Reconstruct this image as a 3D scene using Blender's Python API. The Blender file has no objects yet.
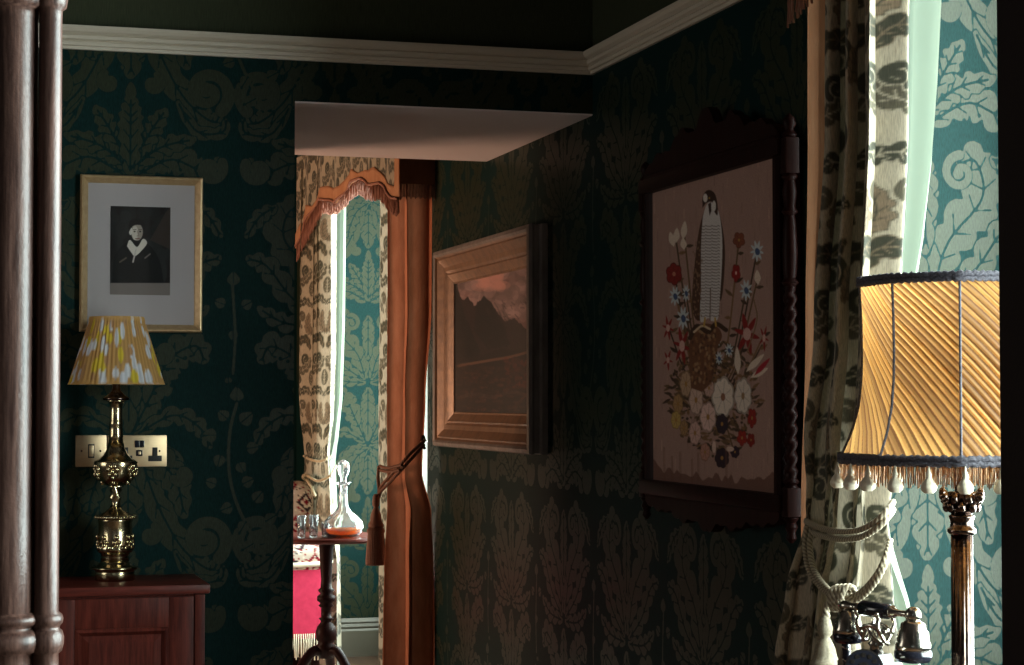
import bpy, math, random
import numpy as np
from mathutils import Vector
PI = math.pi
C = bpy.context.scene.collection
random.seed(7); rng = np.random.default_rng(7)

# ------------------------------------------------------------------ camera
F = 1950.0; CX, CY = 512.0, 332.5
YAW = math.atan(572/1950.0); TILT = math.atan(67.5/1950.0); EYE = 1.25
fw = Vector((math.sin(YAW)*math.cos(TILT), math.cos(YAW)*math.cos(TILT), math.sin(TILT)))
rt = Vector((math.cos(YAW), -math.sin(YAW), 0))
up = rt.cross(fw)
cam_d = bpy.data.cameras.new('camera'); cam = bpy.data.objects.new('camera', cam_d); C.objects.link(cam)
cam.location = (0, 0, EYE)
cam.rotation_euler = (PI/2+TILT, 0, -YAW)
cam_d.sensor_width = 36; cam_d.lens = F*36/1024; cam_d.clip_start = .05
bpy.context.scene.camera = cam

# ------------------------------------------------------------------ light and exposure
sc = bpy.context.scene
sc.view_settings.view_transform = 'Standard'; sc.view_settings.look = 'None'
sc.view_settings.gamma = 1; sc.view_settings.use_curve_mapping = False
sc.view_settings.exposure = 0.0
w = bpy.data.worlds.new('sky'); sc.world = w; w.use_nodes = True
w.node_tree.nodes['Background'].inputs[0].default_value = (.85, .93, 1, 1)
w.node_tree.nodes['Background'].inputs[1].default_value = .5
def area(name, loc, rot, sx, sy, power, col, spread=PI):
    l = bpy.data.lights.new(name, 'AREA'); l.shape = 'RECTANGLE'; l.size = sx; l.size_y = sy
    l.energy = power; l.color = col; l.spread = spread
    o = bpy.data.objects.new(name, l); C.objects.link(o); o.location = loc; o.rotation_euler = rot
    return o
# daylight entering through the window of each recess (just outside the panes, facing -X), and through the lounge's left window (facing +X)
area('daylight_bedroom', (2.50, 2.30, 1.50), (0, PI/2, 0), 1.8, 2.8, 560, (.86, .98, .96))
area('daylight_lounge', (2.50, 8.35, 1.50), (0, PI/2, 0), 1.8, 1.8, 280, (.88, 1, .95))
area('fill_front', (-.7, -1.33, 1.5), (-PI/2, 0, 0), 1.2, 1.2, 24, (.92, .96, 1))  # weak cool fill added behind the camera
area('daylight_left', (-2.12, 4.3, 1.5), (0, -PI/2, 0), 1.2, 1.1, 17, (1, .88, .78))
area('evening_sun_lounge', (-1.75, 8.3, .85), (0, -PI/2-.85, 0), 1.1, 1.5, 165, (1, .58, .36))

# ------------------------------------------------------------------ from a pixel of the survey photo to a place on a plane
def ray(px, py):
    return fw + rt*((px-CX)/F) + up*((CY-py)/F)
def atX(px, py, X): d = ray(px, py); t = X/d.x; return Vector((X, d.y*t, EYE+d.z*t))
def atY(px, py, Y): d = ray(px, py); t = Y/d.y; return Vector((d.x*t, Y, EYE+d.z*t))
def proj(P):      # arrays of points -> pixel positions
    P = np.asarray(P, float) - np.array([0, 0, EYE])
    d = P @ np.array(fw); return CX + F*(P @ np.array(rt))/d, CY - F*(P @ np.array(up))/d

# ------------------------------------------------------------------ materials
def new_mat(name):
    m = bpy.data.materials.new(name); m.use_nodes = True
    nt = m.node_tree; return m, nt, nt.nodes['Principled BSDF']
def N(nt, t, **k):
    n = nt.nodes.new(t)
    for a, b in k.items(): setattr(n, a, b)
    return n
def coords(nt, scale=(1, 1, 1)):
    tc = N(nt, 'ShaderNodeTexCoord'); mp = N(nt, 'ShaderNodeMapping'); mp.inputs['Scale'].default_value = scale
    nt.links.new(tc.outputs['Object'], mp.inputs[0]); return mp.outputs[0]
def mat(name, col, rough=.5, metal=0, spec=.5, var=.0, scale=(20, 20, 20), col2=None, bump=0, bscale=200, sheen=0, coat=0, trans=0):
    m, nt, b = new_mat(name)
    b.inputs['Base Color'].default_value = (*col, 1); b.inputs['Roughness'].default_value = rough
    b.inputs['Metallic'].default_value = metal; b.inputs['Specular IOR Level'].default_value = spec
    if sheen: b.inputs['Sheen Weight'].default_value = sheen; b.inputs['Sheen Roughness'].default_value = .4; b.inputs['Sheen Tint'].default_value = (*[min(1, c*2.5) for c in col], 1)
    if coat: b.inputs['Coat Weight'].default_value = coat; b.inputs['Coat Roughness'].default_value = .12
    if col2 is not None:
        nz = N(nt, 'ShaderNodeTexNoise'); nz.inputs['Scale'].default_value = 1; nz.inputs['Detail'].default_value = 6; nz.inputs['Roughness'].default_value = .65
        nt.links.new(coords(nt, scale), nz.inputs['Vector'])
        r = N(nt, 'ShaderNodeValToRGB'); r.color_ramp.elements[0].position = .35; r.color_ramp.elements[1].position = .68
        r.color_ramp.elements[0].color = (*col, 1); r.color_ramp.elements[1].color = (*col2, 1)
        nt.links.new(nz.outputs['Fac'], r.inputs[0]); nt.links.new(r.outputs[0], b.inputs['Base Color'])
    if bump:
        nb = N(nt, 'ShaderNodeTexNoise'); nb.inputs['Scale'].default_value = bscale; nb.inputs['Detail'].default_value = 3
        nt.links.new(coords(nt), nb.inputs['Vector'])
        bp = N(nt, 'ShaderNodeBump'); bp.inputs['Strength'].default_value = bump; bp.inputs['Distance'].default_value = .002
        nt.links.new(nb.outputs['Fac'], bp.inputs['Height']); nt.links.new(bp.outputs[0], b.inputs['Normal'])
    if trans: add_trans(nt, b, trans)
    return m
def add_trans(nt, b, fac, colsock=None, col=None):
    out = nt.nodes['Material Output']; t = N(nt, 'ShaderNodeBsdfTranslucent'); mx = N(nt, 'ShaderNodeMixShader')
    mx.inputs[0].default_value = fac
    bc = b.inputs['Base Color']
    if bc.is_linked: nt.links.new(bc.links[0].from_socket, t.inputs[0])
    else: t.inputs[0].default_value = bc.default_value
    nt.links.new(b.outputs[0], mx.inputs[1]); nt.links.new(t.outputs[0], mx.inputs[2]); nt.links.new(mx.outputs[0], out.inputs[0])
def paper_mat():       # woven damask paper: the motif comes from the mesh attribute 'motif'
    m, nt, b = new_mat('damask_paper')
    at = N(nt, 'ShaderNodeAttribute', attribute_name='motif')
    r = N(nt, 'ShaderNodeMapRange', interpolation_type='SMOOTHSTEP'); r.inputs[1].default_value = .38; r.inputs[2].default_value = .60
    nt.links.new(at.outputs['Fac'], r.inputs[0])
    mx = N(nt, 'ShaderNodeMix', data_type='RGBA'); mx.inputs[6].default_value = (.0042, .0185, .0172, 1); mx.inputs[7].default_value = (.0200, .0245, .0128, 1)
    nt.links.new(r.outputs[0], mx.inputs[0])
    nz = N(nt, 'ShaderNodeTexNoise'); nz.inputs['Scale'].default_value = 1; nz.inputs['Detail'].default_value = 3
    nt.links.new(coords(nt, (420, 420, 90)), nz.inputs['Vector'])
    mr = N(nt, 'ShaderNodeMapRange'); mr.inputs[1].default_value = .3; mr.inputs[2].default_value = .7; mr.inputs[3].default_value = .72; mr.inputs[4].default_value = 1.2
    nt.links.new(nz.outputs['Fac'], mr.inputs[0])
    mu = N(nt, 'ShaderNodeMix', data_type='RGBA', blend_type='MULTIPLY'); mu.inputs[0].default_value = 1
    nt.links.new(mx.outputs[2], mu.inputs[6]); nt.links.new(mr.outputs[0], mu.inputs[7])
    nt.links.new(mu.outputs[2], b.inputs['Base Color'])
    ro = N(nt, 'ShaderNodeMapRange'); ro.inputs[3].default_value = .55; ro.inputs[4].default_value = .40
    nt.links.new(r.outputs[0], ro.inputs[0]); nt.links.new(ro.outputs[0], b.inputs['Roughness'])
    sp = N(nt, 'ShaderNodeMapRange'); sp.inputs[3].default_value = .05; sp.inputs[4].default_value = .13
    nt.links.new(r.outputs[0], sp.inputs[0]); nt.links.new(sp.outputs[0], b.inputs['Specular IOR Level'])
    return m
def attr_mat(name, attr='art', rough=.7, spec=.3, sheen=0, bump=0, bscale=400, trans=0, mul=None, coat=0):
    m, nt, b = new_mat(name)
    at = N(nt, 'ShaderNodeAttribute', attribute_name=attr); src = at.outputs['Color']
    if mul:
        nz = N(nt, 'ShaderNodeTexNoise'); nz.inputs['Scale'].default_value = 1; nz.inputs['Detail'].default_value = 2
        nt.links.new(coords(nt, mul), nz.inputs['Vector'])
        mr = N(nt, 'ShaderNodeMapRange'); mr.inputs[1].default_value = .3; mr.inputs[2].default_value = .7; mr.inputs[3].default_value = .7; mr.inputs[4].default_value = 1.15
        nt.links.new(nz.outputs['Fac'], mr.inputs[0])
        mu = N(nt, 'ShaderNodeMix', data_type='RGBA', blend_type='MULTIPLY'); mu.inputs[0].default_value = 1
        nt.links.new(src, mu.inputs[6]); nt.links.new(mr.outputs[0], mu.inputs[7]); src = mu.outputs[2]
    nt.links.new(src, b.inputs['Base Color'])
    b.inputs['Roughness'].default_value = rough; b.inputs['Specular IOR Level'].default_value = spec
    if sheen: b.inputs['Sheen Weight'].default_value = sheen
    if coat: b.inputs['Coat Weight'].default_value = coat
    if bump:
        nb = N(nt, 'ShaderNodeTexNoise'); nb.inputs['Scale'].default_value = bscale
        nt.links.new(coords(nt), nb.inputs['Vector'])
        bp = N(nt, 'ShaderNodeBump'); bp.inputs['Strength'].default_value = bump; bp.inputs['Distance'].default_value = .001
        nt.links.new(nb.outputs['Fac'], bp.inputs['Height']); nt.links.new(bp.outputs[0], b.inputs['Normal'])
    if trans: add_trans(nt, b, trans)
    return m
def glass_mat(name, tint=(1, 1, 1), thin=True, rough=0, gloss=.12):
    m, nt, b = new_mat(name); out = nt.nodes['Material Output']
    if thin:
        t = N(nt, 'ShaderNodeBsdfTransparent'); t.inputs[0].default_value = (*tint, 1)
        g = N(nt, 'ShaderNodeBsdfGlossy'); g.inputs['Roughness'].default_value = .03
        lw = N(nt, 'ShaderNodeLayerWeight'); lw.inputs[0].default_value = .5
        pw = N(nt, 'ShaderNodeMath', operation='POWER'); pw.inputs[1].default_value = 5; nt.links.new(lw.outputs['Facing'], pw.inputs[0])
        fr = N(nt, 'ShaderNodeMath', operation='MULTIPLY_ADD'); fr.inputs[1].default_value = .9; fr.inputs[2].default_value = .04; nt.links.new(pw.outputs[0], fr.inputs[0])
        mx = N(nt, 'ShaderNodeMixShader'); nt.links.new(fr.outputs[0], mx.inputs[0])
        nt.links.new(t.outputs[0], mx.inputs[1]); nt.links.new(g.outputs[0], mx.inputs[2]); nt.links.new(mx.outputs[0], out.inputs[0])
    else:
        b.inputs['Base Color'].default_value = (*tint, 1); b.inputs['Transmission Weight'].default_value = 1
        b.inputs['Roughness'].default_value = rough; b.inputs['IOR'].default_value = 1.5
    return m
M = {}
M['paper'] = paper_mat()
M['frieze'] = mat('frieze_paper', (.022, .026, .013), .8, spec=.2, col2=(.045, .05, .025), scale=(600, 600, 25))
M['plaster'] = mat('plaster', (.86, .75, .76), .9, spec=.2, bump=.15, bscale=500)
M['dark_wall'] = mat('plain_dark_wall', (.030, .022, .020), .9, spec=.1, bump=.2, bscale=300)
M['ivory'] = mat('ivory_paint', (.52, .45, .36), .5)
M['skirt'] = mat('skirting_paint', (.10, .085, .06), .5)
M['floorwood'] = mat('floor_boards', (.05, .025, .014), .4, col2=(.10, .05, .025), scale=(30, 2, 2))
M['bounce_carpet'] = mat('lounge_bounce_carpet', (.42, .33, .27), .95, col2=(.50, .40, .33), scale=(60, 60, 60))
M['rug'] = mat('rug_wool', (.05, .012, .012), .95, col2=(.09, .03, .02), scale=(40, 40, 40))
M['oak'] = mat('bed_oak', (.022, .0075, .005), .40, spec=.42, col2=(.115, .058, .044), scale=(120, 120, 6), bump=.3, bscale=150)
M['mahog'] = mat('mahogany', (.060, .010, .007), .38, spec=.16, col2=(.145, .026, .017), scale=(8, 60, 90), coat=.03)
M['mahog_v'] = mat('mahogany_upright', (.052, .010, .007), .42, spec=.10, col2=(.135, .026, .017), scale=(90, 60, 7))
M['darkwood'] = mat('dark_turned_wood', (.010, .003, .0025), .45, spec=.08, col2=(.020, .0055, .0045), scale=(50, 50, 10))
M['brass'] = mat('brass', (.58, .48, .30), .2, 1, col2=(.34, .26, .15), scale=(18, 18, 18), bump=.08, bscale=120)
M['brass_dark'] = mat('aged_brass', (.15, .105, .085), .17, 1, col2=(.05, .035, .03), scale=(60, 60, 60), bump=.2, bscale=160)
M['antbrass'] = mat('brushed_brass_plate', (.60, .43, .26), .38, 1, col2=(.50, .36, .22), scale=(12, 12, 50))
M['silver'] = mat('nickel', (.42, .38, .32), .2, 1)
M['black'] = mat('black_bakelite', (.012, .012, .018), .18, coat=.15)
M['hole'] = mat('dark_slot', (.006, .005, .005), .6)
M['giltA'] = mat('gilt_frame', (.46, .30, .15), .38, .5, col2=(.58, .40, .22), scale=(60, 60, 60))
M['giltB'] = mat('worn_gilt', (.27, .15, .085), .38, .25, col2=(.15, .085, .055), scale=(25, 25, 25), bump=.3, bscale=60)
M['giltside'] = mat('painted_frame_edge', (.24, .20, .18), .5, .2, col2=(.13, .11, .10), scale=(30, 30, 8))
M['mount'] = mat('grey_mount', (.40, .355, .36), .85)
M['cloth'] = attr_mat('patterned_cloth', rough=.62, spec=.25, sheen=.15, trans=.12, mul=(500, 500, 60), bump=.3, bscale=500)
M['velvet'] = mat('rust_velvet', (.28, .085, .038), .75, spec=.15, sheen=.3, col2=(.38, .13, .065), scale=(25, 25, 8), bump=.3, bscale=300, trans=.05)
M['velvet_tan'] = mat('tan_velvet', (.36, .165, .085), .75, spec=.15, sheen=.3, col2=(.44, .22, .12), scale=(25, 25, 8), bump=.3, bscale=300, trans=.1)
M['lining'] = mat('pale_lining', (.19, .225, .175), .8, spec=.05, trans=.22)
M['fringe'] = mat('brown_fringe', (.17, .055, .035), .8, col2=(.30, .13, .08), scale=(300, 300, 20))
M['rope'] = mat('cord_beige', (.21, .175, .12), .8, col2=(.11, .085, .05), scale=(250, 250, 250))
M['ropeA'] = attr_mat('twisted_cord', rough=.65, spec=.25)
M['rope_dark'] = mat('cord_brown', (.16, .065, .04), .7, col2=(.25, .11, .07), scale=(250, 250, 250))
M['art'] = attr_mat('stitched_canvas', rough=.9, spec=.1, bump=.5, bscale=900, mul=(700, 500, 500))
M['oil'] = attr_mat('oil_paint', rough=.5, spec=.35, bump=.3, bscale=200)
M['print'] = attr_mat('engraving', rough=.6, spec=.2)
M['glass'] = glass_mat('picture_glass')
M['pane'] = glass_mat('window_glass', (.97, 1, 1))
M['crystal'] = glass_mat('crystal', (1, 1, 1), False)
for k_g in ('crystal', 'tumbler'):
    if k_g == 'tumbler': M['tumbler'] = glass_mat('tumbler_glass', (1, 1, 1), False)
    nt = M[k_g].node_tree; add_trans(nt, nt.nodes['Principled BSDF'], .035)
M['whisky'] = mat('whisky', (.80, .26, .03), .05, trans=.7)
M['shade'] = attr_mat('pleated_silk', rough=.55, spec=.25, sheen=.2, trans=.6)
M['ikat'] = attr_mat('ikat_cotton', rough=.8, spec=.1, trans=.35)
M['braid'] = mat('black_braid', (.03, .026, .035), .7, col2=(.10, .09, .11), scale=(300, 300, 300), bump=.8, bscale=250)
M['goldfr'] = mat('gold_fringe', (.36, .15, .05), .6, col2=(.60, .36, .18), scale=(500, 500, 30), trans=.3)
M['pearl'] = mat('silk_bobble', (.70, .62, .48), .4, spec=.6, col2=(.5, .42, .30), scale=(120, 120, 120))
M['crimson'] = mat('crimson_velvet', (.62, .018, .075), .75, sheen=.4, col2=(.72, .03, .10), scale=(30, 30, 30))
M['kilim'] = attr_mat('woven_rug_cover', rough=.9, spec=.1, bump=.3)
M['cream'] = mat('cream_piping', (.75, .66, .50), .8)

# ------------------------------------------------------------------ mesh helpers (world coordinates in, objects with their own origin out)
ORG = {}
def mk(name, verts, faces, m, parent=None, smooth=True, origin=None, attrs=None, mats=None, midx=None):
    V = np.asarray(verts, float).reshape(-1, 3)
    if origin is None:
        origin = np.array([(V[:, 0].min()+V[:, 0].max())/2, (V[:, 1].min()+V[:, 1].max())/2, V[:, 2].min()])
    origin = np.asarray(origin, float)
    me = bpy.data.meshes.new(name)
    L = V - origin
    if isinstance(faces, np.ndarray):
        nf, k = faces.shape
        me.vertices.add(len(L)); me.vertices.foreach_set('co', L.astype(np.float32).ravel())
        me.loops.add(nf*k); me.loops.foreach_set('vertex_index', faces.astype(np.int32).ravel())
        me.polygons.add(nf); me.polygons.foreach_set('loop_start', np.arange(0, nf*k, k, dtype=np.int32))
        me.update(calc_edges=True)
    else:
        me.from_pydata([tuple(v) for v in L], [], faces); me.update()
    for mm in (mats or [m]): me.materials.append(mm)
    if midx is not None: me.polygons.foreach_set('material_index', np.asarray(midx, dtype=np.int32))
    if smooth: me.polygons.foreach_set('use_smooth', np.ones(len(me.polygons), bool))
    if smooth == 'auto':
        try: me.set_sharp_from_angle(angle=math.radians(38))
        except Exception: pass
    if attrs:
        for k, a in attrs.items():
            a = np.asarray(a, np.float32)
            if a.ndim == 1:
                at = me.attributes.new(k, 'FLOAT', 'POINT'); at.data.foreach_set('value', a)
            else:
                at = me.attributes.new(k, 'FLOAT_COLOR', 'POINT')
                at.data.foreach_set('color', np.concatenate([a, np.ones((len(a), 1), np.float32)], 1).ravel())
    o = bpy.data.objects.new(name, me); C.objects.link(o)
    ORG[o.name] = origin
    if parent is not None: o.parent = parent; o.location = origin - ORG[parent.name]
    else: o.location = origin
    return o
def thing(name, loc, label, cat, group=None):
    o = bpy.data.objects.new(name, None); C.objects.link(o); o.location = loc; ORG[o.name] = np.asarray(loc, float)
    o.empty_display_size = .05
    return tag(o, label, cat, group)
def tag(o, label, cat, group=None):
    o['label'] = label; o['category'] = cat
    if group: o['group'] = group
    return o
def struct(o): o['kind'] = 'structure'; return o
class MB:
    def __init__(s): s.v = []; s.f = []
    def add(s, V, Fs):
        n = len(s.v); s.v += [tuple(p) for p in V]; s.f += [tuple(i+n for i in f) for f in Fs]; return s
    def box(s, x0, x1, y0, y1, z0, z1, b=0):
        if b <= 0:
            V = [(x, y, z) for x in (x0, x1) for y in (y0, y1) for z in (z0, z1)]
            return s.add(V, [(0, 1, 3, 2), (4, 6, 7, 5), (0, 4, 5, 1), (2, 3, 7, 6), (0, 2, 6, 4), (1, 5, 7, 3)])
        import bmesh
        bm = bmesh.new(); bmesh.ops.create_cube(bm, size=1)
        for v in bm.verts: v.co = Vector(((x0+x1)/2+v.co.x*(x1-x0), (y0+y1)/2+v.co.y*(y1-y0), (z0+z1)/2+v.co.z*(z1-z0)))
        bmesh.ops.bevel(bm, geom=bm.edges[:], offset=b, segments=2, affect='EDGES', profile=.6)
        bm.verts.index_update(); V = [v.co.copy() for v in bm.verts]; Fs = [[v.index for v in f.verts] for f in bm.faces]; bm.free()
        return s.add(V, Fs)
    def lathe(s, prof, cx, cy, z0=0, seg=32, fn=None, axis='z'):
        V = []; Fs = []
        for (r, z) in prof:
            for k in range(seg):
                a = 2*PI*k/seg; rr = fn(r, z, a) if fn else r
                V.append((cx+rr*math.cos(a), cy+rr*math.sin(a), z0+z))
        n = len(prof)
        for i in range(n-1):
            for k in range(seg):
                k2 = (k+1) % seg; Fs.append((i*seg+k, i*seg+k2, (i+1)*seg+k2, (i+1)*seg+k))
        Fs.append(tuple(range(seg))[::-1]); Fs.append(tuple((n-1)*seg+k for k in range(seg)))
        return s.add(V, Fs)
    def tube(s, pts, r, seg=8, twist=0, lobes=0, amp=0, cap=True):
        P = [Vector(p) for p in pts]; n = len(P); V = []; Fs = []
        t = (P[1]-P[0]).normalized(); nn = t.orthogonal().normalized(); L = 0
        for i in range(n):
            t2 = (P[min(i+1, n-1)]-P[max(i-1, 0)]).normalized()
            nn = (nn - t2*nn.dot(t2)).normalized(); bb = t2.cross(nn)
            if i: L += (P[i]-P[i-1]).length
            rr = r[i] if hasattr(r, '__len__') else r
            for k in range(seg):
                a = 2*PI*k/seg; q = rr*(1+amp*(abs(math.cos(lobes*(a+twist*L)/2))-.6)) if lobes else rr
                V.append(P[i]+(nn*math.cos(a)+bb*math.sin(a))*q)
        for i in range(n-1):
            for k in range(seg):
                k2 = (k+1) % seg; Fs.append((i*seg+k, i*seg+k2, (i+1)*seg+k2, (i+1)*seg+k))
        if cap: Fs.append(tuple(range(seg))[::-1]); Fs.append(tuple((n-1)*seg+k for k in range(seg)))
        return s.add(V, Fs)
    def ball(s, c, r, seg=12, sz=None, rings=8):
        sz = sz or r
        pr = [(max(1e-5, r*math.sin(PI*i/rings)), -sz*math.cos(PI*i/rings)) for i in range(rings+1)]
        return s.lathe(pr, c[0], c[1], c[2], seg)
    def prism(s, poly, to3, d0, d1):        # poly in 2D, to3(u, v, d)
        from mathutils.geometry import tessellate_polygon
        n = len(poly); V = [to3(u, v, d0) for u, v in poly]+[to3(u, v, d1) for u, v in poly]
        tr = tessellate_polygon([[Vector((u, v, 0)) for u, v in poly]])
        Fs = [tuple(t) for t in tr]+[tuple(i+n for i in t[::-1]) for t in tr]+[(i, (i+1) % n, n+(i+1) % n, n+i) for i in range(n)]
        return s.add(V, Fs)
    def build(s, name, m, parent=None, smooth=True, **k):
        return mk(name, s.v, s.f, m, parent, smooth, **k)
def grid_faces(nu, nv):
    i = np.arange(nu-1)[:, None]*nv + np.arange(nv-1)[None]
    i = i.ravel(); return np.stack([i, i+nv, i+nv+1, i+1], 1)
def crom(pts, n=8):
    P = [np.asarray(p, float) for p in pts]; P = [2*P[0]-P[1]]+P+[2*P[-1]-P[-2]]; out = []
    for i in range(1, len(P)-2):
        for k in range(n):
            t = k/n; a, b, c, d = P[i-1:i+3]
            out.append(.5*((2*b)+(c-a)*t+(2*a-5*b+4*c-d)*t*t+(3*b-a-3*c+d)*t**3))
    out.append(P[-2]); return np.array(out)
def sm(t): return t*t*(3-2*t)

# ------------------------------------------------------------------ drawing on an array: used for woven, stitched and painted patterns
class Art:
    def __init__(s, u0, v0, w_, h_, res, col):      # res = cells per unit
        s.u0, s.v0, s.res = u0, v0, res; s.W = int(w_*res); s.H = int(h_*res)
        s.a = np.zeros((s.H, s.W, 3), np.float32)+np.array(col, np.float32)
        s.U = u0+(np.arange(s.W)+.5)/res; s.V = v0+(np.arange(s.H)+.5)/res
    def _win(s, x0, x1, y0, y1):
        i0 = max(0, int((x0-s.u0)*s.res)-1); i1 = min(s.W, int((x1-s.u0)*s.res)+2)
        j0 = max(0, int((y0-s.v0)*s.res)-1); j1 = min(s.H, int((y1-s.v0)*s.res)+2)
        if i0 >= i1 or j0 >= j1: return None
        return slice(j0, j1), slice(i0, i1), s.U[None, i0:i1], s.V[j0:j1, None]
    def poly(s, P, col, al=1):
        P = np.asarray(P); w_ = s._win(P[:, 0].min(), P[:, 0].max(), P[:, 1].min(), P[:, 1].max())
        if w_ is None: return
        sj, si, U, V = w_; ins = np.zeros((V.shape[0], U.shape[1]), bool)
        for k in range(len(P)):
            (xa, ya), (xb, yb) = P[k-1], P[k]
            if ya == yb: continue
            c = ((ya > V) != (yb > V)); xi = xa+(V-ya)/(yb-ya)*(xb-xa)
            ins ^= c & (U < xi)
        s._put(sj, si, ins, col, al)
    def _put(s, sj, si, m, col, al):
        A = s.a[sj, si]; m = m.astype(np.float32)[..., None]*al; A += (np.array(col, np.float32)-A)*m
    def ell(s, x, y, rx, ry, col, al=1, rot=0):
        R = max(rx, ry); w_ = s._win(x-R, x+R, y-R, y+R)
        if w_ is None: return
        sj, si, U, V = w_; c, d = math.cos(rot), math.sin(rot)
        a = ((U-x)*c+(V-y)*d)/rx; b = (-(U-x)*d+(V-y)*c)/ry
        s._put(sj, si, a*a+b*b < 1, col, al)
    def line(s, P, wd, col, al=1):
        P = np.asarray(P, float); n = len(P)
        for k in range(n-1):
            w0 = wd[k] if hasattr(wd, '__len__') else wd; w1 = wd[k+1] if hasattr(wd, '__len__') else wd
            a, b = P[k], P[k+1]; R = max(w0, w1)
            w_ = s._win(min(a[0], b[0])-R, max(a[0], b[0])+R, min(a[1], b[1])-R, max(a[1], b[1])+R)
            if w_ is None: continue
            sj, si, U, V = w_; d = b-a; L = max(1e-12, float(d @ d))
            t = np.clip(((U-a[0])*d[0]+(V-a[1])*d[1])/L, 0, 1)
            D = (U-a[0]-t*d[0])**2+(V-a[1]-t*d[1])**2
            s._put(sj, si, D < (w0+(w1-w0)*t)**2, col, al)
    def sample(s, u, v, wrap=False):
        x = (np.asarray(u)-s.u0)*s.res-.5; y = (np.asarray(v)-s.v0)*s.res-.5
        i = np.floor(x).astype(int); j = np.floor(y).astype(int); fx = (x-i)[..., None]; fy = (y-j)[..., None]
        if wrap: g = lambda jj, ii: s.a[jj % s.H, ii % s.W]
        else: g = lambda jj, ii: s.a[np.clip(jj, 0, s.H-1), np.clip(ii, 0, s.W-1)]
        return (g(j, i)*(1-fx)+g(j, i+1)*fx)*(1-fy)+(g(j+1, i)*(1-fx)+g(j+1, i+1)*fx)*fy
    def blur(s, n=1):
        for _ in range(n):
            s.a = (s.a*2+np.roll(s.a, 1, 0)+np.roll(s.a, -1, 0))/4; s.a = (s.a*2+np.roll(s.a, 1, 1)+np.roll(s.a, -1, 1))/4
class Tile(Art):      # wraps and mirrors what is drawn
    def __init__(s, w_, h_, res, col): super().__init__(-w_/2, 0, w_, h_, res, col); s.w, s.h = w_, h_
    def each(s, P, mirror=True):
        P = np.asarray(P, float)
        for sx in ((1, -1) if mirror else (1,)):
            for dx in (-s.w, 0, s.w):
                for dy in (-s.h, 0, s.h): yield P*np.array([sx, 1])+np.array([dx, dy])
    def plume(s, pts, wd, lobes=5, amp=.35, col=(1,)*3, vein=(0,)*3, vw=.0028, mirror=True, outline=None, point=False):
        p = crom(pts, 10); n = len(p); t = np.linspace(0, 1, n)
        d = np.gradient(p, axis=0); d /= np.linalg.norm(d, axis=1)[:, None]+1e-9; nn = np.stack([-d[:, 1], d[:, 0]], 1)
        env = np.sin(PI*np.clip(t*.93+.05, 0, 1))**.6*wd*.86
        if point: env = np.sin(PI*np.clip(t, 0, 1)**.62)**1.25*wd*1.15
        lob = 1-amp+amp*np.abs(np.sin(PI*lobes*t))**.7*1.3
        A = p+nn*(env*lob)[:, None]; B = p-nn*(env*np.roll(lob, 2))[:, None]
        poly = np.concatenate([A, B[::-1]])
        if outline is None and vw: outline = vein
        for Q in s.each(poly, mirror):
            if outline is not None: s.line(np.concatenate([Q, Q[:1]]), vw*1.25, outline)
            s.poly(Q, col)
        if vw:
            for Q in s.each(p[1:-2], mirror): s.line(Q, vw, vein)
            for k in range(1, lobes+1):
                i = int((k-.5)/lobes*(n-1)); j = min(n-1, i+max(2, n//(lobes*2)))
                if j >= n-1: continue
                for sd in (1, -1):
                    for Q in s.each([p[i], p[j]+nn[j]*env[j]*.62*sd], mirror): s.line(Q, vw*.7, vein)
    def spiral(s, cx, cy, R, turns=1.4, a0=0, sg=1, th=.008, col=(1,)*3, mirror=True, ol=(0,)*3):
        k = np.linspace(0, 1, int(26*turns)); a = a0+sg*2*PI*turns*k; r = R*(1-k*.86)
        P = np.stack([cx+r*np.cos(a), cy+r*np.sin(a)], 1); wd = th*(1-.45*k)
        if ol is not None:
            for Q in s.each(P, mirror): s.line(Q, wd+.0028, ol)
        for Q in s.each(P, mirror): s.line(Q, wd, col)
        for Q in s.each([[P[-1][0], P[-1][1]]], mirror): s.ell(Q[0][0], Q[0][1], th*1.15, th*1.15, col)
    def dots(s, L, r, col=(0,)*3, mirror=True):
        for Q in s.each(L, mirror):
            for q in Q: s.ell(q[0], q[1], r, r, col)
k_ = 1/375.0
def P_(*a): return [(x*k_, y*k_) for x, y in a]
DW, DH = .555, 1.21
damask = Tile(DW, DH, 640, (0, 0, 0))
D = damask
# hanging leaf on the axis, big side plumes and scrolls
D.plume(P_((0, -78), (0, -45), (0, -6)), 17*k_, 4, .45)
D.plume(P_((8, -100), (18, -62), (34, -22), (56, 14), (84, 34), (92, 10)), 15*k_, 7, .3)
D.spiral(77*k_, 4*k_, 23*k_, 1.5, .9, -1, 6.5*k_)
D.plume(P_((46, 14), (66, 44), (92, 44), (96, 30)), 8*k_, 4, .3)
D.spiral(22*k_, -2*k_, 10*k_, 1.4, -1.2, 1, 3.4*k_)
D.plume(P_((34, -96), (52, -64), (46, -38)), 9*k_, 3, .4)
# crown fan
D.plume(P_((4, 92), (40, 74), (72, 84), (92, 72)), 17*k_, 6, .4)
D.spiral(80*k_, 82*k_, 14*k_, 1.3, -.5, 1, 5*k_)
D.plume(P_((2, 84), (30, 62), (66, 52)), 12*k_, 6, .5)
D.plume(P_((2, 78), (20, 46), (36, 22)), 12*k_, 6, .5)
D.plume(P_((0, 92), (0, 40), (0, 8)), 14*k_, 7, .5)
D.plume(P_((0, 14), (0, 8), (0, -3)), 6*k_, 1, .2, vw=0)
D.dots(P_((12, 60), (16, 68), (24, 80), (36, 88), (50, 84)), 1.6*k_)
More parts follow.
